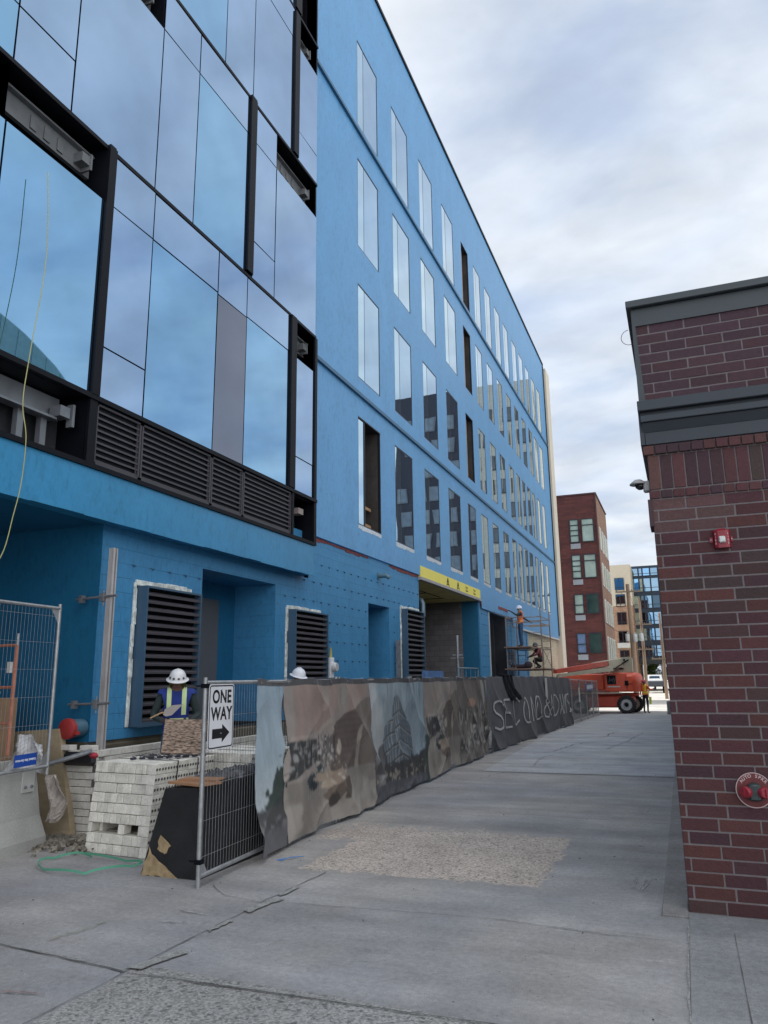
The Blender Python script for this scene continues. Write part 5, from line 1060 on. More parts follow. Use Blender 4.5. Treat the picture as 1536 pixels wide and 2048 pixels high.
# ------------------------------------------------------------------ barrier, ballast, pallets of brick, boards
cb_ = thing('concrete_barrier', 'weathered grey concrete barrier under the left mesh fence', 'barrier', (-7.0, 5.5, 0))
b = MB(); n_ = 14; prof = [(.0, .0), (.0, .12), (-.08, .35), (-.12, .84), (-.36, .84), (-.42, .3), (-.5, 0)]
p0 = Vector((-6.5, 3.2)); p1 = Vector((-6.98, 7.16)); d = (p1 - p0).normalized(); nn = Vector((d.y, -d.x))
secs = []
for s_ in (0., 1.0): base = p0.lerp(p1, s_); secs.append([Vector((base.x + nn.x * px, base.y + nn.y * px - (z * .12 if s_ else 0), z)) for px, z in prof])
n_ = len(prof); b.add(secs[0] + secs[1], [tuple(range(n_ - 1, -1, -1)), tuple(range(n_, 2 * n_))] + [(i, (i + 1) % n_, n_ + (i + 1) % n_, n_ + i) for i in range(n_)])
b.build('body', mat('barrier_concrete', (.33, .33, .31), rough=.85, var=.16, vs=1.6, fine=.07, fs=60, bump=.4, bs=50), cb_)
b = MB(); q = p0.lerp(p1, .93); b.box(q.x - .115, q.x - .09, q.y - .09, q.y + .09, .62, .86, b=.003); b.build('bracket_plate', mat('plate_pale', (.50, .50, .48), rough=.5, metal=.3, var=.15), cb_)
b = MB()
for yy in (-.045, .045): b.lathe([(.018, 0), (.018, .012), (.008, .014), (.008, .03)], Matrix.Translation((q.x - .09, q.y + yy, .68)) @ Matrix.Rotation(R(90), 4, 'Y'), n=8)
b.build('bolt', STEELD, cb_)
bl = thing('ballast_block', 'black painted concrete ballast block leaning at the end of the fence', 'ballast block', (-4.7, 6.9, 0))
BKP = mat('black_paint_worn', (.012, .012, .014), rough=.55, var=.4, vs=4, bump=.4, bs=25)
b = MB(); pr = [(-5.08, 0), (-4.84, .80), (-4.47, .82), (-4.42, .25), (-4.42, 0)]
b.prism([(x, 6.45, z) for x, z in pr], (0, 1.5, 0)); b.build('body', BKP, bl)
TAN = mat('exposed_tan', (.34, .25, .14), rough=.9, var=.3, vs=14, bump=.6, bs=30)
b = MB()
b.poly([(x, 6.446, z) for x, z in [(c[0], c[1]) for c in rough_poly([(-5.075, .005), (-4.62, .005), (-4.72, .05), (-4.80, .10), (-4.95, .20), (-4.99, .26), (-5.02, .16)], .012, .04)]])
b.poly([(x, 6.4465, z) for x, z in rough_poly([(-4.90, .25), (-4.80, .20), (-4.74, .28), (-4.80, .33), (-4.86, .37), (-4.89, .31)], .014, .03)])
b.build('worn_patch', TAN, bl)
b = MB(); T = Matrix.Translation((-4.63, 6.62, .835)) @ Matrix.Rotation(R(-14), 4, 'Z'); b.box(-.22, .26, -.14, .13, 0, .022, T=T); T = Matrix.Translation((-4.60, 6.70, .858)) @ Matrix.Rotation(R(8), 4, 'Z'); b.box(-.2, .2, -.1, .12, 0, .018, T=T)
tag(b.build('wood_board', mat('scrap_wood', (.36, .19, .10), rough=.8, var=.2, stretch=(1, 6, 1))), 'scraps of orange brown board lying on the black ballast block', 'board')
b = MB()
for k in range(420):
    x = random.uniform(-4.85, -4.5); y = random.uniform(6.95, 7.9); r_ = random.uniform(.01, .04); b.box(-r_, r_, -r_ * .7, r_ * .7, -r_ * .5, r_ * .5, T=Matrix.Translation((x, y, .83 + random.uniform(0, .03))) @ Matrix.Rotation(random.uniform(0, 6), 4, (random.random(), random.random(), .3)))
tag(b.build('ballast_debris', mat('debris_grey', (.09, .09, .10), rough=.95, var=.5, vs=6)), kind='stuff')
def brick_cube(lab, org, rz, W, D, rows, forks=True, seed=1):
    rr = random.Random(seed)
    t = thing('brick_stack', lab, 'stack of bricks', org, rz, group='strapped stacks of white brick')
    T = Matrix(((1, 0, .0, 0), (0, 1, .10, 0), (0, 0, 1, 0), (0, 0, 0, 1)))
    b = MB(); rh = .104
    cols = lambda: (lambda k_: tuple(v * k_ for v in (.72, .69, .62)))(rr.uniform(.84, 1.05))
    dark = MB()
    for r_ in range(rows):
        x = 0.; z0 = r_ * rh; xs_ = []
        while x < W - .03:
            w_ = rr.choice((.093, .093, .062, .124, .19)); w_ = min(w_, W - x)
            if W - x - w_ < .05: w_ = W - x
            fork = forks and r_ == 2 and ((x < .36 and x + w_ > .24) or (x < .68 and x + w_ > .56))
            slot = forks and r_ == 6 and rr.random() < .35
            if not fork: b.box(x + .003, x + w_ - .003, (.012 if slot else 0) + rr.uniform(0, .004), .12, z0 + .003, z0 + rh - .003, T=T, b=.005, col=cols())
            x += w_
        # the side: bricks on end showing their cored faces
        y = .0
        while y < D - .03:
            w_ = .093 if D - y > .14 else D - y
            b.box(W - .10, W + rr.uniform(-.004, .0), y + .0015, y + w_ - .0015, z0 + .0015, z0 + rh - .0015, T=T, b=.003, col=cols())
            b.mi = 1
            for q_ in (-.022, .022): b.lathe([(.016, 0), (.016, .002)], T @ Matrix.Translation((W - .0005, y + w_ / 2 + q_, z0 + rh / 2)) @ Matrix.Rotation(R(90), 4, 'Y'), n=8)  # dark discs paint the shade inside the core holes
            b.mi = 0; y += w_
        y = .0
        b.box(0, .1, .13, D, z0 + .001, z0 + rh - .001, T=T, col=cols())
    b.box(.1, W - .1, .12, D, 3 * rh + .001, rows * rh - .004, T=T, col=(.5, .47, .42)); b.box(.1, W - .1, .6, D, 2 * rh + .001, 3 * rh, T=T, col=(.3, .28, .25)); b.box(.1, W - .1, .2, D, 0, 2 * rh - .002, T=T, col=(.3, .28, .25))  # inner bricks coloured darker to put shade in the fork holes
    y = 0.
    while y < D - .05:
        x = 0.
        while x < W - .05: w_ = .19 if W - x > .24 else W - x; b.box(x + .002, x + w_ - .002, y + .002, y + .09, rows * rh - .004, rows * rh + rr.uniform(.004, .012), T=T, b=.003, col=cols()); x += w_
        y += .093
    b.build('bricks', [WHITEB, mat('core_hole_shade', (.10, .095, .085), rough=.95)], t, local=True, attr='Col')
    b = MB()
    for y in (.35, .7): b.box(-.003, W + .003, y, y + .016, rows * rh + .012, rows * rh + .015, T=T); b.box(W + .001, W + .004, y, y + .016, 0, rows * rh + .012, T=T)
    b.build('strap', mat('strap_black', (.02, .02, .025), rough=.5), t, local=True)
    return t
brick_cube('tall front stack of strapped white bricks with two fork holes', (-6.34, 7.06, 0), R(-4), .88, 1.0, 9)
brick_cube('second stack of white bricks behind the tall front one', (-5.98, 8.35, 0), R(-4), .95, 1.0, 9, forks=False, seed=2)
brick_cube('farther stack of cored white bricks seen through the mesh by the sign', (-5.55, 10.4, 0), R(0), .95, 1.0, 10, forks=False, seed=3)
b = MB(); T = Matrix.Translation((-6.11, 8.02, .95)) @ Matrix.Rotation(R(-8), 4, 'X'); b.box(0, .62, 0, .018, 0, .42, T=T)
OSB = mat('osb', (.30, .22, .17), rough=.85, var=.15, vs=6, stretch=(1, 1, 4.5), fine=.75, fs=17)
tag(b.build('osb_board', OSB), 'upright square of chipboard standing on the white brick stacks', 'board')
b = MB()
for k in range(40):
    p = Vector((random.uniform(-6.2, -5.5), random.uniform(7.5, 8.1), .955)); b.tube([p, p + Vector((random.uniform(-.1, .1), random.uniform(-.1, .1), .015)), p + Vector((random.uniform(-.15, .15), random.uniform(-.1, .1), 0))], .004, n=4)
for k in range(9): x = -5.98 + k * .07; b.box(x, x + .04, 7.3 + k * .07, 7.36 + k * .07, .955, .98)
tag(b.build('plastic_scraps', mat('scrap_black', (.03, .03, .045), rough=.6)), kind='stuff')
# unfinished veneer of white brick
vw = thing('brick_veneer', 'unfinished low course of white brick veneer with stepped top', 'low wall', (-6.95, 8, 0))
b = MB(); ch_ = .0845
for r_ in range(12):
    z0 = r_ * ch_; x = -7.9 + (.1 if r_ % 2 else 0); lim = -6.78
    while x < lim - .02:
        w_ = min(.2, lim - x)
        if not (r_ >= 11 and x < -7.3) and not (r_ == 11 and random.random() < .4): b.box(x, x + w_ - .008, 7.62 - random.uniform(0, .004), 7.72, z0, z0 + ch_ - .008, b=.003, col=(lambda k_: tuple(v * k_ for v in (.60, .58, .53)))(random.uniform(.84, 1.05)))
        x += .2
    y = 7.72 + (.0 if r_ % 2 else .1)
    while y < 13:
        if not (r_ == 11 and (y > 9.6 or random.random() < .2)) and not (r_ >= 10 and y > 11.6): b.box(-6.88, -6.78 + random.uniform(-.003, .003), y, y + .192, z0, z0 + ch_ - .008, b=.003, col=(lambda k_: tuple(v * k_ for v in (.60, .58, .53)))(random.uniform(.84, 1.05)))
        y += .2
b.build('bricks', WHITEB, vw, attr='Col')
b = MB(); b.box(-7.9, -6.79, 7.632, 7.71, 0, 11 * ch_ - .01); b.box(-6.87, -6.79, 7.71, 13, 0, 10 * ch_); b.build('mortar', mat('dark_mortar', (.10, .09, .085), rough=.95), vw)
for x, w_, lb in ((-7.75, .18, 'farthest left loose white brick on the veneer top'), (-7.5, .1, 'half brick lying loose on the veneer, second from the left'), (-7.32, .17, 'loose white brick on the veneer beside the half brick'), (-7.0, .19, 'loose white brick on the veneer next to the mast foot')):
    b = MB(); b.box(x, x + w_, 7.6, 7.72, 12 * ch_ - .005, 12 * ch_ + .055, b=.004, col=(.6, .58, .54))
    tag(b.build('loose_brick', WHITEB, attr='Col'), lb, 'brick', 'loose bricks on the veneer')
# mineral wool board, wrapped in torn film, leaning on the barrier end
b = MB(); T = Matrix.Translation((-7.0, 7.50, .02)) @ Matrix.Rotation(R(-5), 4, 'X')
b.prism([T @ Vector(p) for p in ((-.36, 0, 0), (.05, 0, .03), (-.36, 0, 1.25), (-1.15, 0, 1.2), (-1.1, 0, .5))], T.to_3x3() @ Vector((0, .09, 0)))
wool = mat('mineral_wool', (.36, .29, .19), rough=.95, var=.12, vs=5, bump=.8, bs=60, stretch=(1, 1, 3)); o = b.build('insulation_board', wool); tag(o, 'tan mineral wool insulation board leaning behind the concrete barrier', 'insulation board')
b = MB(); pts = [(-7.62, 7.08, .86), (-7.20, 7.12, .84), (-7.05, 7.14, .82), (-7.03, 7.2, 1.0), (-7.2, 7.3, 1.18), (-7.38, 7.3, 1.24), (-7.62, 7.25, 1.2)]
nx, nz_ = 16, 16; G = []
for i in range(nx + 1):
    row = []
    for k in range(nz_ + 1):
        a = i / nx; c = k / nz_; x = -7.62 + a * (.60 - .25 * c * c); z = .80 + c * (.42 - .3 * max(0, a - .6)); y = 7.1 + .2 * c + .06 * math.sin(a * 9 + c * 4) * (1 - .3 * c) + random.uniform(-.012, .012); row.append((x, y - .05, z + random.uniform(-.01, .01)))
    G.append(row)
for i in range(nx):
    for k in range(nz_): b.poly([G[i][k], G[i + 1][k], G[i + 1][k + 1], G[i][k + 1]])
film = mat('plastic_film', (.50, .50, .51), rough=.25, var=.3, vs=8, bump=.8, bs=20); tag(b.build('plastic_wrap', film), 'crumpled clear plastic wrap over goods behind the barrier', 'plastic wrap')
b = MB(); nx = 12; G = []
for i in range(nx + 1):
    row = []
    for k in range(nx + 1):
        a = i / nx; c = k / nx; row.append((-7.08 + a * .30 * (1 - abs(c - .45)) + .0, 7.22 + .05 * math.sin(a * 7 + c * 5) + random.uniform(-.01, .01), .25 + c * .52))
    G.append(row)
for i in range(nx):
    for k in range(nx): b.poly([G[i][k], G[i + 1][k], G[i + 1][k + 1], G[i][k + 1]])
tag(b.build('plastic_wrap', mat('film_brown', (.30, .26, .23), rough=.3, var=.35, vs=9, bump=.8, bs=20)), 'torn brownish plastic hanging off the barrier end', 'plastic wrap')
us = thing('rental_sign', 'small upside down blue label with white lettering on the mesh fence', 'sign', (-6.86, 6.7, 1.05))
Tb = frame_T(Vector((-6.84, 6.62, 1.0)), (-.09, 1, .02), (.0, 0, 1)); b = MB(); b.box(-.17, .17, -.065, .065, 0, .003, T=Tb); b.build('plate', mat('label_blue', (.01, .06, .32), rough=.4), us)
text_obj('lettering', 'United Site Services', .038, Tb @ Matrix.Translation((0, 0, .0035)) @ Matrix.Rotation(math.pi, 4, 'Z'), WHT, us, off=.0006)
# green strap loop on the ground
b = MB(); P = [(-6.05, 6.85), (-6.25, 6.82), (-6.38, 6.62), (-6.28, 6.35), (-5.95, 6.2), (-5.65, 6.22), (-5.5, 6.32), (-5.35, 6.6), (-5.28, 6.72), (-5.55, 6.8), (-6.1, 6.84)]
Pv = []
for i in range(len(P)):
    a, c, d, e_ = [Vector(P[(i + k - 1) % len(P)]) for k in range(4)]
    for k in range(5): t = k / 5; Pv.append(.5 * ((2 * c) + (d - a) * t + (2 * a - 5 * c + 4 * d - e_) * t * t + (-a + 3 * c - 3 * d + e_) * t ** 3))
zz = [.02 + .03 * abs(math.sin(i * .35)) for i in range(len(Pv))]
for i in range(len(Pv)):
    j = (i + 1) % len(Pv); b.add([(Pv[i].x, Pv[i].y, zz[i] - .012), (Pv[j].x, Pv[j].y, zz[j] - .012), (Pv[j].x, Pv[j].y, zz[j] + .012), (Pv[i].x, Pv[i].y, zz[i] + .012), (Pv[i].x + .006, Pv[i].y + .012, zz[i] - .006), (Pv[j].x + .006, Pv[j].y + .012, zz[j] - .006)], [(0, 1, 2, 3), (0, 1, 5, 4), (3, 2, 5, 4)])
tag(b.build('packing_strap', mat('green_plastic', (.10, .33, .22), rough=.4, var=.1)), 'loop of green plastic strapping lying on the concrete', 'strap')
b = MB()
for k in range(4): b.tube([(-4.10 + k * .02, 7.35, .012), (-4.0, 7.45 + k * .012, .02), (-3.9, 7.6, .012)], .003, n=4)
tag(b.build('cord_scrap', mat('blue_cord', (.05, .2, .5), rough=.6)), 'scrap of blue and white cord by the banner foot', 'cord')
# grey tubes and black sacks behind the barrier
b = MB(); b.tube([(-7.25, 7.32, .86), (-6.72, 7.5, 1.02)], .028, n=10); tag(b.build('steel_tube', STEEL, smooth=40), 'galvanised tube poking out from behind the insulation board', 'tube')
b = MB(); b.box(-7.2, -6.7, 7.52, 7.6, .84, 1.0, b=.04, T=Matrix.Rotation(0, 4, 'X')); tag(b.build('black_sack', mat('sack_black', (.015, .015, .018), rough=.35, bump=.8, bs=12)), 'black plastic sack on the brick veneer behind the board', 'sack')
b = MB(); b.box(-6.78, -6.66, 7.5, 7.58, .93, 1.0, b=.03); tag(b.build('work_glove', mat('glove_red', (.35, .03, .05), rough=.8)), 'red work glove beside the mast foot', 'glove')
# orange scaffold frame behind the left fence
sf = thing('scaffold', 'rusty orange scaffold end frame behind the left mesh fence', 'scaffold', (-8.2, 7.0, .9))
ORG = mat('scaffold_orange', (.42, .16, .10), rough=.55, var=.25, vs=6)
b = MB(); b.tube([(-7.52, 7.0, 1.0), (-7.52, 7.0, 2.28)], .022, n=8); b.tube([(-9.0, 7.0, 1.0), (-9.0, 7.0, 2.28)], .022, n=8)
for z in (2.28, 1.78, 1.36): b.tube([(-7.52, 7.0, z), (-9.0, 7.0, z)], .018, n=8)
b.build('frame', ORG, sf, smooth=40)
b = MB(); b.tube([(-7.52, 7.0, 2.28), (-7.52, 7.0, 2.42)], .015, n=8); b.tube([(-7.7, 6.97, 1.72), (-9.0, 6.97, 1.72)], .018, n=8); b.build('pin', STEEL, sf)
b = MB(); b.box(-7.58, -7.54, 6.93, 6.98, 1.95, 2.08); b.build('lock', WHTD, sf)
b = MB(); b.box(-8.5, -7.85, 7.1, 7.4, .9, 1.65, b=.01); tag(b.build('carton', mat('cardboard', (.30, .19, .11), rough=.9, var=.1)), 'brown cardboard carton behind the left mesh fence', 'carton')
b = MB(); b.box(-8.5, -7.78, 7.08, 7.42, .0, .9, b=.01); tag(b.build('crate', WHTD), 'pale crate under the cardboard carton', 'crate')
# mast with its clamp arms
ms = thing('mast', 'tall galvanised channel mast clamped beside the blue wall corner', 'mast', (-6.86, 7.82, .8))
b = MB(); b.box(-6.91, -6.895, 7.78, 7.86, .85, 3.55); b.box(-6.895, -6.83, 7.84, 7.86, .85, 3.55); b.box(-6.895, -6.83, 7.78, 7.79, .85, 3.55); b.box(-6.835, -6.82, 7.765, 7.80, .85, 3.55); b.build('channel', mat('mast_steel', (.50, .48, .48), rough=.5, metal=.35, var=.25, vs=5, stretch=(1, 1, .3)), ms)
b = MB(); b.box(-6.93, -6.79, 7.75, 7.87, .6, .86); b.build('foot', mat('foot_timber', (.32, .24, .17), rough=.85), ms)
for z in (2.9, 1.55):
    b = MB(); b.tube([(-7.42, 7.8, z), (-6.72, 7.76, z + .02)], .016, n=8); b.box(-6.98, -6.92, 7.74, 7.84, z - .05, z + .06); b.box(-7.34, -7.30, 7.76, 7.84, z - .05, z + .05); b.tube([(-6.95, 7.78, z - .1), (-6.95, 7.78, z + .1)], .01, n=6); b.build('clamp_arm', STEELD, ms)
# yellow cord down the curtain wall
b = MB(); P = [(-6.72, 6.06, 7.95), (-6.66, 6.1, 6.8), (-6.64, 5.98, 5.5), (-6.62, 5.93, 4.9), (-6.6, 6.0, 4.5), (-6.64, 6.03, 4.0), (-6.66, 5.98, 3.6), (-6.7, 5.93, 3.2), (-6.75, 5.78, 2.9), (-6.8, 5.65, 2.75)]
Pv = []
for i in range(len(P) - 1):
    a, c, d, e_ = [Vector(P[max(0, min(len(P) - 1, i + k - 1))]) for k in range(4)]
    for k in range(8): t = k / 8; Pv.append(.5 * ((2 * c) + (d - a) * t + (2 * a - 5 * c + 4 * d - e_) * t * t + (-a + 3 * c - 3 * d + e_) * t ** 3))
b.tube(Pv, .0055, n=6); tag(b.build('rope', mat('yellow_cord', (.40, .39, .16), rough=.6, var=.1), smooth=True), 'yellow cord hanging from the open glass slot down to the mesh fence', 'cord')
# conduit post by the second louvre, blue sheet, posts and meter
mt = thing('electric_meter', 'white electric meter box with round dial on the blue block wall', 'meter', (-7.0, 14.95, 2.0))
b = MB(); b.box(XM + .01, XM + .14, 14.82, 15.02, 1.85, 2.28, b=.01); b.build('box', WHT, mt)
b = MB(); b.lathe([(.1, 0), (.1, .06), (.085, .1)], Matrix.Translation((XM + .14, 14.95, 2.08)) @ Matrix.Rotation(R(90), 4, 'Y'), n=18); b.build('dial', mat('meter_glass', (.55, .56, .56), rough=.2), mt, smooth=40)
b = MB(); b.box(XM + .02, XM + .09, 14.98, 15.06, 1.3, 1.85); b.build('conduit', mat('conduit_low', (.45, .40, .12), rough=.6), mt); b = MB(); b.tube([(XM + .06, 15.0, 2.28), (XM + .06, 15.0, 2.5)], .035, n=10, r2=.02); b.build('conduit', mat('conduit_yellow', (.45, .40, .12), rough=.6), mt)
b = MB(); b.box(XM + .05, XM + .13, 19.08, 19.2, .0, 2.82); b.box(XM + .13, XM + .15, 19.1, 19.18, .0, 2.82); tag(b.build('steel_post', STEELD), 'grey slotted steel post left of the third louvre', 'post')
b = MB(); b.tube([(-6.4, 22.6, 0), (-6.4, 22.6, 3.1)], .045, n=10); b.box(-6.55, -6.25, 22.56, 22.64, 2.48, 2.52); b.box(-6.6, -6.2, 22.5, 22.54, 2.4, 2.42); tag(b.build('steel_post', STEEL, smooth=40), 'round galvanised post with cross clamp before the yellow soffit', 'post')
b = MB(); b.box(-6.6, -6.57, 19.7, 21.6, 1.2, 2.02); tag(b.build('blue_sheet', mat('blue_sheet', (.10, .20, .42), rough=.5, var=.4, vs=6)), 'blue printed sheet showing above the fence by the third louvre', 'sheet')
b = MB(); b.tube([(-6.2, 21.9, 0), (-6.2, 21.9, 2.1), (-6.2, 24.2, 2.1), (-6.2, 24.2, 0)], .03, n=8)
for k in range(4): b.tube([(-6.2, 22.2 + k * .55, .2), (-6.2, 22.2 + k * .55, 2.1)], .012, n=6)
tag(b.build('guard_rail', mat('rail_blue_grey', (.16, .24, .30), rough=.5), smooth=40), 'low blue grey rail frame in front of the yellow topped opening', 'rail')

# ------------------------------------------------------------------ people
SKIN = mat('skin', (.22, .12, .08), rough=.55, var=.08, vs=20)
def cloth(name, c, var=.15): return mat(name, c, rough=.85, var=var, vs=9, bump=.5, bs=14)
BASEJ = dict(pelvis=(0, 0, .95), waist=(0, 0, 1.08), chest=(0, -.005, 1.28), upchest=(0, 0, 1.42), neck=(0, -.005, 1.50), skull=(0, -.02, 1.62), crown=(0, -.01, 1.70), chin=(0, -.075, 1.545), nose=(0, -.105, 1.605),
             shL=(.17, 0, 1.43), elL=(.24, .02, 1.16), wrL=(.25, -.06, .92), haL=(.25, -.08, .84), shR=(-.17, 0, 1.43), elR=(-.24, .02, 1.16), wrR=(-.25, -.06, .92), haR=(-.25, -.08, .84),
             hiL=(.095, 0, .90), knL=(.11, -.02, .49), anL=(.11, .02, .09), toL=(.12, -.14, .035), hiR=(-.095, 0, .90), knR=(-.11, -.02, .49), anR=(-.11, .02, .09), toR=(-.12, -.14, .035))
RADJ = dict(pelvis=(.15, .11), waist=(.14, .105), chest=(.165, .115), upchest=(.15, .095), neck=(.058, .058), skull=(.085, .10), crown=(.07, .085), chin=(.045, .04), nose=(.016, .02),
            sh=(.066, .066), el=(.046, .046), wr=(.031, .031), ha=(.036, .022), hi=(.092, .092), kn=(.060, .060), an=(.044, .044), to=(.040, .034))
BONES = [('pelvis', 'waist', 'shirt'), ('waist', 'chest', 'shirt'), ('chest', 'upchest', 'shirt'), ('upchest', 'neck', 'shirt'), ('neck', 'skull', 'skin'), ('skull', 'crown', 'skin'), ('skull', 'chin', 'skin'), ('skull', 'nose', 'skin')]
for s_ in 'LR': BONES += [('upchest', 'sh' + s_, 'shirt'), ('sh' + s_, 'el' + s_, 'shirt'), ('el' + s_, 'wr' + s_, 'shirt'), ('wr' + s_, 'ha' + s_, 'hand'), ('pelvis', 'hi' + s_, 'pants'), ('hi' + s_, 'kn' + s_, 'pants'), ('kn' + s_, 'an' + s_, 'pants'), ('an' + s_, 'to' + s_, 'boot')]
def skinned(name, J, edges, rad):
    names = list(J); me = bpy.data.meshes.new(name); me.from_pydata([J[n] for n in names], [(names.index(a), names.index(c)) for a, c in edges], [])
    o = bpy.data.objects.new(name, me); COL.objects.link(o); md = o.modifiers.new('s', 'SKIN'); sl = me.skin_vertices[0].data
    for i, n in enumerate(names): sl[i].radius = rad(n); sl[i].use_root = (i == 0)
    md.use_smooth_shade = True; su = o.modifiers.new('u', 'SUBSURF'); su.levels = 2; su.render_levels = 2
    dg = bpy.context.evaluated_depsgraph_get(); m2 = bpy.data.meshes.new_from_object(o.evaluated_get(dg)); bpy.data.objects.remove(o); return m2
def vest_mat(base, band, wz, scale):
    m = base.copy(); t_ = m.node_tree; n = t_.nodes.new; l = t_.links.new; b = t_.nodes['Principled BSDF']; src = b.inputs['Base Color'].links[0].from_socket
    g = n('ShaderNodeTexCoord'); s_ = n('ShaderNodeSeparateXYZ'); l(g.outputs['Object'], s_.inputs[0])
    def mth(op, a, c=None):
        k = n('ShaderNodeMath'); k.operation = op
        for i, v in enumerate((a, c)):
            if v is None: continue
            if isinstance(v, (int, float)): k.inputs[i].default_value = v
            else: l(v, k.inputs[i])
        return k.outputs[0]
    up_ = mth('LESS_THAN', mth('ABSOLUTE', mth('SUBTRACT', mth('ABSOLUTE', s_.outputs[0]), .092 * scale)), .028 * scale)
    up_ = mth('MULTIPLY', up_, mth('GREATER_THAN', s_.outputs[2], (wz + .10) * scale))
    wb = mth('LESS_THAN', mth('ABSOLUTE', mth('SUBTRACT', s_.outputs[2], (wz + .03) * scale)), .03 * scale)
    mk = mth('MAXIMUM', up_, wb); mx = n('ShaderNodeMix'); mx.data_type = 'RGBA'; l(mk, mx.inputs[0]); l(src, mx.inputs[6]); mx.inputs[7].default_value = (*band, 1); l(mx.outputs[2], b.inputs['Base Color']); return m
def person(label, loc, rz, pose, colors, hat=(.7, .7, .72), hatbrim=None, vest=None, scale=1., full_brim=True, flap=None):
    J = dict(BASEJ); J.update(pose)
    t = thing('person', label, 'person', loc, rz)
    rad = lambda n: RADJ.get(n, RADJ.get(n[:2]))
    body = skinned('body', J, [(a, c) for a, c, _ in BONES], rad)
    parts_v = [Vector(v.co) for v in body.vertices]; parts_f = [tuple(p.vertices) for p in body.polygons]
    reg = []
    def nearest(p):
        best = 9; rr = 'shirt'; bn_ = None
        for a, c, g in BONES:
            A = Vector(J[a]); C = Vector(J[c]); d = C - A; k = max(0, min(1, (p - A).dot(d) / max(d.length_squared, 1e-6))); q = (p - (A + d * k)).length - .5 * (rad(a)[0] * (1 - k) + rad(c)[0] * k)
            if q < best: best = q; rr = g; bn_ = (a, c)
        if bn_ in (('pelvis', 'waist'),) and p.z < J['pelvis'][2] + .02: rr = 'pants'
        if bn_ == ('neck', 'skull') and p.z < J['neck'][2]: rr = 'shirt'
        return rr, bn_
    info = []
    for f in parts_f: c = sum((parts_v[i] for i in f), Vector()) / len(f); info.append(nearest(c))
    order = ['shirt', 'pants', 'skin', 'hand', 'boot']; mi = [order.index(i[0]) for i in info]
    # five separate fingers on each hand
    for s_, sg in (('L', 1), ('R', -1)):
        H = Vector(J['ha' + s_]); Wd = (H - Vector(J['wr' + s_])).normalized(); side = Wd.cross(Vector((0, 1, 0))); side = side.normalized() if side.length > .2 else Vector((1, 0, 0)); curl = side.cross(Wd).normalized()
        if curl.y > 0: curl = -curl
        for k, (o_, l_) in enumerate(((-.027, .062), (-.009, .072), (.009, .068), (.026, .052))):
            b = MB(); p0 = H + side * o_; p1 = p0 + Wd * l_ * .55 + curl * .006; p2 = p1 + (Wd * .5 + curl * .7).normalized() * l_ * .42; p3 = p2 + (curl + Wd * .1).normalized() * l_ * .3
            b.tube([p0, p1, p2, p3], .0095, n=6, r2=.007); base = len(parts_v); parts_v += [Vector(v) for v in b.v]; parts_f += [tuple(base + i for i in f) for f in b.f]; mi += [3] * len(b.f); info += [('hand', None)] * len(b.f)
        b = MB(); p0 = H - Wd * .03 - side * .03; p1 = p0 - side * .022 + Wd * .025 + curl * .01; p2 = p1 + Wd * .025 + curl * .01; b.tube([p0, p1, p2], .011, n=6, r2=.008); base = len(parts_v); parts_v += [Vector(v) for v in b.v]; parts_f += [tuple(base + i for i in f) for f in b.f]; mi += [3] * len(b.f); info += [('hand', None)] * len(b.f)
    me = bpy.data.meshes.new('body'); me.from_pydata([v * scale for v in parts_v], [], parts_f)
    for k in order: me.materials.append(colors[k])
    me.polygons.foreach_set('material_index', mi); me.shade_smooth()
    o = bpy.data.objects.new('body', me); COL.objects.link(o); o.parent = t
    sk = Vector(J['skull']); cr = Vector(J['crown']); nose = Vector(J['nose']); up_ = (cr - Vector(J['neck'])).normalized(); fw = (nose - sk); fw = (fw - up_ * fw.dot(up_)).normalized(); rt = up_.cross(fw)
    HT = Matrix(((rt.x, fw.x, up_.x, sk.x * scale), (rt.y, fw.y, up_.y, sk.y * scale), (rt.z, fw.z, up_.z, sk.z * scale), (0, 0, 0, 1)))
    b = MB()
    for sx in (-.03, .03): b.lathe([(.001, -.008), (.010, -.004), (.010, .004), (.001, .008)], HT @ Matrix.Translation((sx * scale, .083 * scale, .012)), n=8)
    b.build('eyes', BLK, t, local=True)
    b = MB(); b.tube([HT @ Vector((-.022, .088, -.052)), HT @ Vector((0, .094, -.052)), HT @ Vector((.022, .088, -.052))], .005, n=6); b.build('mouth', mat('lips', (.16, .06, .05), rough=.5), t, local=True)
    b = MB()
    for sx in (-1, 1): b.lathe([(.004, -.006), (.022, 0), (.004, .008)], HT @ Matrix.Translation((sx * .078, 0, -.005)) @ Matrix.Rotation(R(90), 4, 'Y'), n=10)
    b.build('ears', colors['skin'], t, local=True)
    # hard hat: shell, ridge, brim
    b = MB(); s2 = scale; b.lathe([(.001, .150), (.045, .143), (.08, .122), (.102, .09), (.113, .05), (.118, .028), (.15 if full_brim else .122, .018), (.15 if full_brim else .122, .012), (.112, .016), (.10, .06)], HT @ Matrix.Scale(s2, 4), n=28, sx=.94, sy=1.1)
    if not full_brim: b.prism([HT @ Vector(v) for v in ((-.07, .115, .022), (-.045, .165, .012), (.045, .165, .012), (.07, .115, .022))], HT.to_3x3() @ Vector((0, 0, .006)))
    b.tube([HT @ Vector((0, .12 * math.cos(a), .03 + .127 * math.sin(a))) for a in np.linspace(.3, 2.84, 10)], .009, n=6)
    hh = b.build('hard_hat', mat('hat_shell', hat, rough=.35, var=.06), t, smooth=50, local=True)
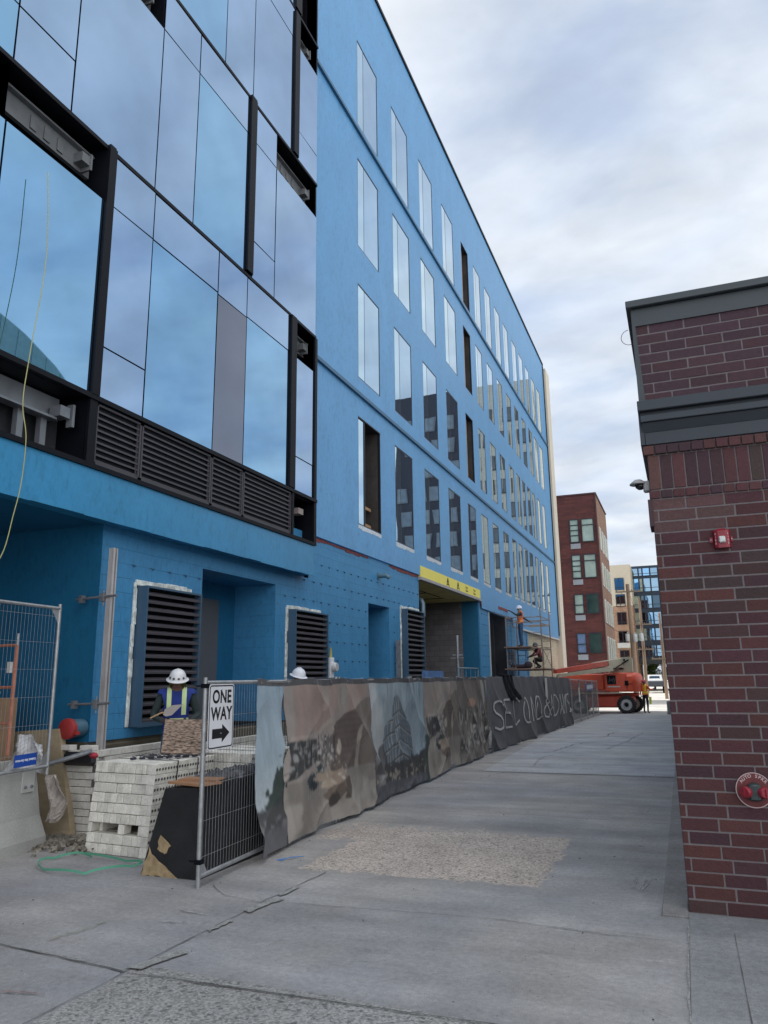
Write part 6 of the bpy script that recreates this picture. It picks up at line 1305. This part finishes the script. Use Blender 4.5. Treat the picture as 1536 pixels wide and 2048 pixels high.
    if hatbrim:
        b = MB()
        for an in (-58, -26, 8, 44):
            a = R(an); p = Vector((math.sin(a) * .114 * .94, math.cos(a) * .114 * 1.1, .058)); nr = Vector((math.sin(a), math.cos(a), .35)).normalized(); tg_ = Vector((0, 0, 1)).cross(nr).normalized(); bt = nr.cross(tg_)
            b.prism([HT @ (p + tg_ * (.018 * math.cos(q)) + bt * (.016 * math.sin(q))) for q in np.linspace(0, 2 * math.pi, 9)[:-1]], HT.to_3x3() @ (nr * .004))
        b.build('sticker', mat('sticker_dark', (.06, .06, .07), rough=.5), hh, local=True)
        b = MB(); b.lathe([(.152, .012), (.155, .016), (.152, .02), (.148, .01)], HT, n=28, sx=.94, sy=1.1); b.build('brim_edge', mat('brim_orange', hatbrim, rough=.5), hh, local=True)
    if vest:
        me2 = bpy.data.meshes.new('vest'); vb, strip_ = vest[:2]; vidx = {}; vv = []; ff = []; mm = []; m0 = body
        nrm = [Vector(v.normal) for v in me.vertices]
        for fi, f in enumerate(parts_f):
            bn_ = info[fi][1]
            if bn_ is None: continue
            c = sum((parts_v[i] for i in f), Vector()) / len(f)
            tor = bn_ in (('pelvis', 'waist'), ('waist', 'chest'), ('chest', 'upchest'), ('upchest', 'shL'), ('upchest', 'shR')) or (bn_ == ('upchest', 'neck') and c.z < J['neck'][2] - .03)
            if not tor or info[fi][0] != 'shirt': continue
            ids = []
            for i in f:
                if i not in vidx: vidx[i] = len(vv); vv.append((parts_v[i] + nrm[i] * .016) * scale)
                ids.append(vidx[i])
            ff.append(ids)
            mm.append(0)
        ff = ff[:len(mm)] if len(ff) == len(mm) else ff
        if len(ff) != len(mm): mm = (mm + [0] * len(ff))[:len(ff)]
        me2.from_pydata([tuple(v) for v in vv], [], ff); me2.materials.append(vest_mat(vb, strip_, J['waist'][2], scale)); me2.polygons.foreach_set('material_index', mm); me2.shade_smooth()
        vo_ = bpy.data.objects.new('vest', me2); COL.objects.link(vo_); vo_.parent = t
    if flap:
        b = MB()
        for sx in (-1, 1):
            b.poly([HT @ Vector(v) for v in ((sx * .10, .05, .02), (sx * .10, -.08, .02), (sx * .115, -.09, -.16), (sx * .12, .02, -.17))]); b.poly([HT @ Vector(v) for v in ((sx * .103, .05, .02), (sx * .103, -.08, .02), (sx * .118, -.09, -.16), (sx * .123, .02, -.17))])
        b.poly([HT @ Vector(v) for v in ((-.10, -.08, .02), (.10, -.08, .02), (.115, -.09, -.16), (-.115, -.09, -.16))]); b.build('neck_shade', mat('neck_shade', flap, rough=.7), t, local=True)
    return t
LIME = mat('reflective_lime', (.60, .72, .38), rough=.5, var=.08); SILV = mat('reflective_silver', (.62, .62, .58), rough=.35)
JEANS = cloth('jeans', (.04, .09, .18)); DARKP = cloth('dark_trousers', (.018, .018, .022)); BOOT = cloth('boots', (.05, .035, .025)); GLV = cloth('gloves', (.05, .05, .055))
# bricklayer behind the chipboard, looking down at his trowel
p1 = dict(skull=(0, -.06, 1.60), crown=(0, -.075, 1.68), chin=(0, -.115, 1.515), nose=(0, -.15, 1.565), neck=(0, -.02, 1.50), chest=(0, -.01, 1.28), elL=(.27, .0, 1.17), wrL=(.17, -.22, 1.10), haL=(.11, -.27, 1.09), elR=(-.28, .0, 1.17), wrR=(-.18, -.22, 1.12), haR=(-.10, -.27, 1.12), shL=(.18, -.01, 1.43), shR=(-.18, -.01, 1.43))
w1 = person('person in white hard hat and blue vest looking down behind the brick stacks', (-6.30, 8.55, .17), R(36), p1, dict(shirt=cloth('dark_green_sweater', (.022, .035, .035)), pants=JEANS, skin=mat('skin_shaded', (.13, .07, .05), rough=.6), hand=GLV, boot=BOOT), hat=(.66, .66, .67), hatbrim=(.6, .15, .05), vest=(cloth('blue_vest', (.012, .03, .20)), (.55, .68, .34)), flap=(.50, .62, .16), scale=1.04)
tr = thing('trowel', 'pointed steel trowel held up by the bricklayer at left', 'trowel', (-6.0, 8.4, 1.25))
b = MB(); Tt = Matrix.Translation((-6.16, 8.24, 1.46)) @ Matrix.Rotation(R(35), 4, 'Z') @ Matrix.Rotation(R(70), 4, 'X')
b.prism([Tt @ Vector(v) for v in ((-.09, -.05, 0), (-.05, -.075, 0), (.02, -.06, 0), (.15, .08, 0), (.02, .07, 0), (-.07, .02, 0))], Tt.to_3x3() @ Vector((0, 0, .003))); b.build('blade', mat('trowel_steel', (.20, .18, .17), rough=.4, metal=.5), tr)
b = MB(); b.tube([Tt @ Vector((-.08, -.02, .0)), Tt @ Vector((-.12, -.04, .03)), Tt @ Vector((-.16, -.06, .03)), Tt @ Vector((-.24, -.10, .03))], .010, n=8); b.build('handle', mat('handle_wood', (.35, .22, .12), rough=.6), tr)
# ladder of stickers on the hat front
b = MB(); 
# second bricklayer mostly hidden behind the banner
person('person in white hard hat mostly hidden behind the brown patio banner', (-6.0, 11.35, .27), R(70), dict(skull=(0, -.05, 1.60), crown=(0, -.06, 1.68), chin=(0, -.105, 1.52), nose=(0, -.14, 1.57)), dict(shirt=cloth('grey_shirt', (.1, .1, .12)), pants=JEANS, skin=SKIN, hand=GLV, boot=BOOT), hat=(.70, .72, .78), vest=(cloth('lime_vest', (.40, .50, .06)), (.6, .6, .56)))
# orange-vested worker up on the scaffold, facing the wall with one arm out behind
p3 = dict(elL=(.20, -.22, 1.34), wrL=(.12, -.42, 1.50), haL=(.10, -.5, 1.54), elR=(-.25, .24, 1.24), wrR=(-.22, .44, 1.12), haR=(-.22, .52, 1.08))
person('person in orange vest and blue jeans standing on the upper scaffold deck', (-6.58, 33.6, 3.10), R(-62), p3, dict(shirt=cloth('dark_hoodie', (.03, .045, .05)), pants=JEANS, skin=mat('dust_mask_skin', (.3, .25, .2), rough=.6), hand=GLV, boot=BOOT), hat=(.66, .68, .78), vest=(cloth('orange_vest', (.80, .15, .025)), (.80, .30, .10)), scale=1.04)
# crouching worker on the lower deck
p4 = dict(pelvis=(0, 0, .42), waist=(0, -.04, .54), chest=(0, -.12, .70), upchest=(0, -.17, .82), neck=(0, -.20, .89), skull=(0, -.25, .99), crown=(0, -.26, 1.07), chin=(0, -.32, .93), nose=(0, -.35, .97), shL=(.17, -.17, .83), shR=(-.17, -.17, .83), elL=(.25, -.30, .62), wrL=(.18, -.48, .56), haL=(.14, -.54, .52), elR=(-.25, -.30, .62), wrR=(-.18, -.48, .56), haR=(-.14, -.54, .52), hiL=(.10, 0, .40), hiR=(-.10, 0, .40), knL=(.17, -.40, .45), knR=(-.17, -.36, .34), anL=(.15, -.22, .09), anR=(-.15, .02, .09), toL=(.16, -.37, .035), toR=(-.16, -.13, .035))
person('person crouching in dark cap and dusty red shirt on the lower scaffold deck', (-5.85, 34.3, 2.16), R(-60), p4, dict(shirt=cloth('dusty_red_shirt', (.20, .06, .07)), pants=DARKP, skin=SKIN, hand=GLV, boot=BOOT), hat=(.03, .04, .06), full_brim=False)
# banksman by the boom lift
p5 = dict(elL=(.26, .02, 1.18), wrL=(.29, -.05, .95), haL=(.29, -.08, .87), elR=(-.30, -.05, 1.24), wrR=(-.36, -.25, 1.28), haR=(-.38, -.32, 1.30))
w5 = person('person in yellow and orange vest and red hard hat beside the boom lift', (-2.18, 46.6, -.30), R(150), p5, dict(shirt=cloth('orange_sleeve', (.62, .12, .04)), pants=DARKP, skin=SKIN, hand=GLV, boot=cloth('grey_boots', (.12, .11, .10))), hat=(.30, .03, .06), full_brim=False, vest=(cloth('hi_vis_orange', (.85, .28, .05)), (.75, .80, .06)), scale=1.05)
b = MB(); b.poly([(-1.98, 46.42, .62), (-1.84, 46.45, .6), (-1.86, 46.44, .2), (-1.97, 46.42, .22)]); b.poly([(-1.98, 46.46, .62), (-1.84, 46.49, .6), (-1.86, 46.48, .2), (-1.97, 46.46, .22)]); tag(b.build('rag', mat('rag_yellow', (.62, .66, .08), rough=.8)), 'yellow rag hanging beside the leg of the banksman', 'rag')

# ------------------------------------------------------------------ scaffold
sc = thing('scaffold', 'rust brown rolling scaffold tower against the blue wall', 'scaffold', (-6.2, 33.6, -.1))
SCM = mat('scaffold_paint', (.27, .20, .16), rough=.55, metal=.2, var=.3, vs=6)
X0, X1, Y0_, Y1_ = -6.98, -5.48, 32.4, 34.7
for (x, y, h) in ((X0, Y0_, 4.38), (X1, Y0_, 4.68), (X0, Y1_, 4.4), (X1, Y1_, 4.7)):
    b = MB(); b.tube([(x, y, -.12), (x, y, h)], .025, n=8); b.build('leg', SCM, sc, smooth=50)
b = MB()
for y in (Y0_, Y1_):
    for z in (.4, 2.1, 3.0, 4.1, 4.32): b.tube([(X0, y, z), (X1, y, z)], .02, n=6)
    for z0 in (.45, 2.15, ):
        for x in (X0 + .35, X1 - .35): b.tube([(x, y, z0), (x, y, z0 + .85)], .014, n=6)
    for k in range(3): b.tube([(X0, y, 2.2 + k * .28), (X0 + .35, y, 2.2 + k * .28)], .012, n=6); b.tube([(X1 - .35, y, 3.1 + k * .28), (X1, y, 3.1 + k * .28)], .012, n=6)
for x in (X0, X1):
    for z in (2.12, 3.02, 4.05, 4.32): b.tube([(x, Y0_, z), (x, Y1_, z)], .02, n=6)
    for z in (.4, 2.2): b.tube([(x, Y0_, z), (x, Y1_, z + .85)], .013, n=6); b.tube([(x, Y0_, z + .85), (x, Y1_, z)], .013, n=6)
b.build('rails', SCM, sc, smooth=50)
for z, x0, x1 in ((2.12, X0 - .1, X1 + .1), (3.04, X0 - .1, X1 - .45)):
    b = MB(); n_ = 6 if z < 3 else 4
    for k in range(n_): a = x0 + (x1 - x0) * k / n_; b.box(a + .005, a + (x1 - x0) / n_ - .005, Y0_ - .15, Y1_ + .15, z, z + .045)
    b.build('deck', mat('scaffold_plank', (.26, .17, .14), rough=.85, var=.3, vs=3), sc)
b = MB(); b.box(X0 + .1, X1 - .6, 32.5, 33.0, 2.18, 2.34, b=.05); b.box(X1 - .8, X1 - .5, 32.4, 32.8, 2.18, 2.45, b=.08); tag(b.build('tool_bag', cloth('tool_bag_dark', (.04, .03, .04))), 'dark tool bags slumped on the lower scaffold deck', 'bag')
b = MB(); b.box(X1 - .7, X1 + .2, 33.2, 33.3, 3.95, 3.99, b=.01); b.box(X1 - .6, X1 + .1, 33.35, 33.4, 4.02, 4.05); tag(b.build('timber_lengths', mat('pale_timber', (.42, .34, .27), rough=.8)), 'pale timber lengths lying over the scaffold rail', 'timber')

# ------------------------------------------------------------------ boom lift
bl_ = thing('boom_lift', 'orange red boom lift with beige mast parked beyond the fence', 'boom lift', (-3.2, 46.6, -.3))
LR = mat('lift_orange_red', (.62, .09, .045), rough=.4, var=.12, vs=2); LRD = mat('lift_red_dark', (.44, .06, .035), rough=.5, var=.2, vs=2); BEI = mat('lift_beige', (.38, .35, .26), rough=.5, var=.1)
G0 = -.29
b = MB(); b.box(-5.9, -2.75, 45.9, 47.7, G0 + .32, G0 + .95, b=.08); b.box(-5.6, -2.5, 46.1, 47.5, G0 + .95, G0 + 1.12, b=.05); b.build('chassis', LRD, bl_)
b = MB(); b.box(-4.3, -3.05, 45.72, 47.9, G0 + 1.2, G0 + 2.27, b=.06)
b.box(-7.0, -4.33, 45.75, 47.9, G0 + 1.3, G0 + 2.22, b=.06)
# rounded counterweight
prof = [(.0, 0), (.78, 0), (.82, .08), (.80, .4), (.84, .48), (.82, .85), (.72, 1.0), (.55, 1.07), (.0, 1.07)]
vs = []; fs = []; nn_ = 14
for r_, z in prof:
    for k in range(nn_ + 1):
        a = R(-90 + 180 * k / nn_); vs.append((-3.06 + math.cos(a) * r_ * .98, 46.8 + math.sin(a) * (r_ * 1.3), G0 + 1.2 + z))
for i in range(len(prof) - 1):
    for k in range(nn_): q = i * (nn_ + 1) + k; fs.append((q, q + 1, q + nn_ + 2, q + nn_ + 1))
b.add(vs, fs); b.build('turret', LR, bl_, smooth=35)
b = MB(); b.box(-4.14, -3.66, 45.70, 45.73, G0 + 1.62, G0 + 2.12); b.box(-3.18, -2.98, 45.66, 45.72, G0 + 1.55, G0 + 1.82); b.build('vent', BLK, bl_)
b = MB()
for k in range(5): b.tube([(-4.05 + k * .07, 45.69, G0 + 1.72 + .1 * math.sin(k)), (-3.98 + k * .07, 45.69, G0 + 1.95 + .05 * math.cos(k * 2))], .012, n=5)
b.build('hoses', STEELD, bl_)
b = MB(); b.box(-4.15, -3.45, 45.695, 45.712, G0 + 1.46, G0 + 1.52); b.build('label_strip', WHTD, bl_)
b = MB(); b.box(-5.9, -3.4, 45.84, 45.92, G0 + 1.10, G0 + 1.17); b.build('rail', mat('lift_cream', (.6, .5, .4), rough=.5), bl_)
for (x, y) in ((-3.17, 45.75), (-2.85, 47.6), (-5.8, 45.75), (-5.8, 47.6)):
    b = MB(); T = Matrix.Translation((x, y, G0 + .5)) @ Matrix.Rotation(R(90), 4, 'X'); b.lathe([(.30, -.19), (.46, -.18), (.5, -.12), (.5, .12), (.46, .18), (.30, .19)], T, n=30, cap=False)
    for k in range(24): a = 2 * math.pi * k / 24; b.box(-.03, .03, -.015, .02, -.17, .17, T=T @ Matrix.Rotation(a, 4, 'Z') @ Matrix.Translation((0, .5, 0)))
    wh = b.build('wheel', mat('tyre', (.018, .018, .02), rough=.85), bl_, smooth=40)
    b = MB(); b.lathe([(.02, .13), (.13, .14), (.15, .19), (.29, .17), (.315, .20), (.315, -.19)], T, n=24); rm = b.build('rim', mat('rim_grey', (.36, .37, .38), rough=.5), wh, smooth=40)
    b = MB(); b.lathe([(.11, .18), (.11, .22), (.07, .24), (.001, .245)], T, n=16); b.build('hub', BLK, rm, smooth=40)
b = MB(); pr = [(-4.1, 2.25), (-3.9, 2.42), (-3.32, 3.14), (-2.86, 3.16), (-2.72, 2.28)]
b.prism([(x, 46.2, G0 + z) for x, z in pr], (0, .1, 0)); b.prism([(x, 47.0, G0 + z) for x, z in pr], (0, .1, 0)); b.box(-2.92, -2.73, 46.3, 47.0, G0 + 2.3, G0 + 3.1); b.build('mast_plates', BEI, bl_)
b = MB(); b.lathe([(.06, 0), (.06, .03)], Matrix.Translation((-3.15, 46.2, G0 + 2.98)) @ Matrix.Rotation(R(90), 4, 'X'), n=12); b.box(-3.45, -3.2, 46.17, 46.2, G0 + 2.45, G0 + 2.52); b.build('pin', BLK, bl_)
def beam(b, p, q, w0, h0, w1, h1):
    p = Vector(p); q = Vector(q); d = (q - p).normalized(); s_ = d.cross(Vector((0, 0, 1))).normalized(); u_ = s_.cross(d)
    vs = [c + s_ * (w * a) + u_ * (h * e_) for c, w, h in ((p, w0, h0), (q, w1, h1)) for a, e_ in ((-.5, -.5), (.5, -.5), (.5, .5), (-.5, .5))]
    b.add(vs, [(0, 1, 2, 3), (7, 6, 5, 4), (0, 4, 5, 1), (1, 5, 6, 2), (2, 6, 7, 3), (3, 7, 4, 0)])
b = MB(); beam(b, (-3.25, 46.55, G0 + 2.85), (-4.6, 43.8, G0 + 2.62), .34, .5, .34, .42); b.build('boom_base', BEI, bl_)
b = MB(); beam(b, (-4.0, 44.6, G0 + 2.78), (-6.1, 39.6, 2.06), .30, .26, .24, .2); b.build('boom', LRD, bl_)
b = MB(); beam(b, (-3.75, 44.6, G0 + 2.48), (-6.0, 39.6, 1.84), .2, .24, .14, .14); b.build('boom_link', BEI, bl_)
b = MB(); b.tube([(-2.9, 46.15, G0 + 3.0), (-3.3, 46.1, G0 + 2.75), (-3.6, 45.2, G0 + 2.5), (-4.4, 43.7, G0 + 2.4)], .035, n=8); b.build('hose', BLK, bl_, smooth=50)
text_obj('lettering', 'JLG', .3, frame_T((-4.05, 44.55, G0 + 2.78), (3.0 - 4.2, -2.35, 0), (0, 0, 1)) if False else frame_T((-3.98, 44.28, G0 + 2.74), (1.2, 2.35, .2), (0, 0, 1)), BLK, bl_, sx=1.2)
b = MB(); b.box(-7.0, -5.2, 39.3, 39.8, 1.0, 1.05) if False else None
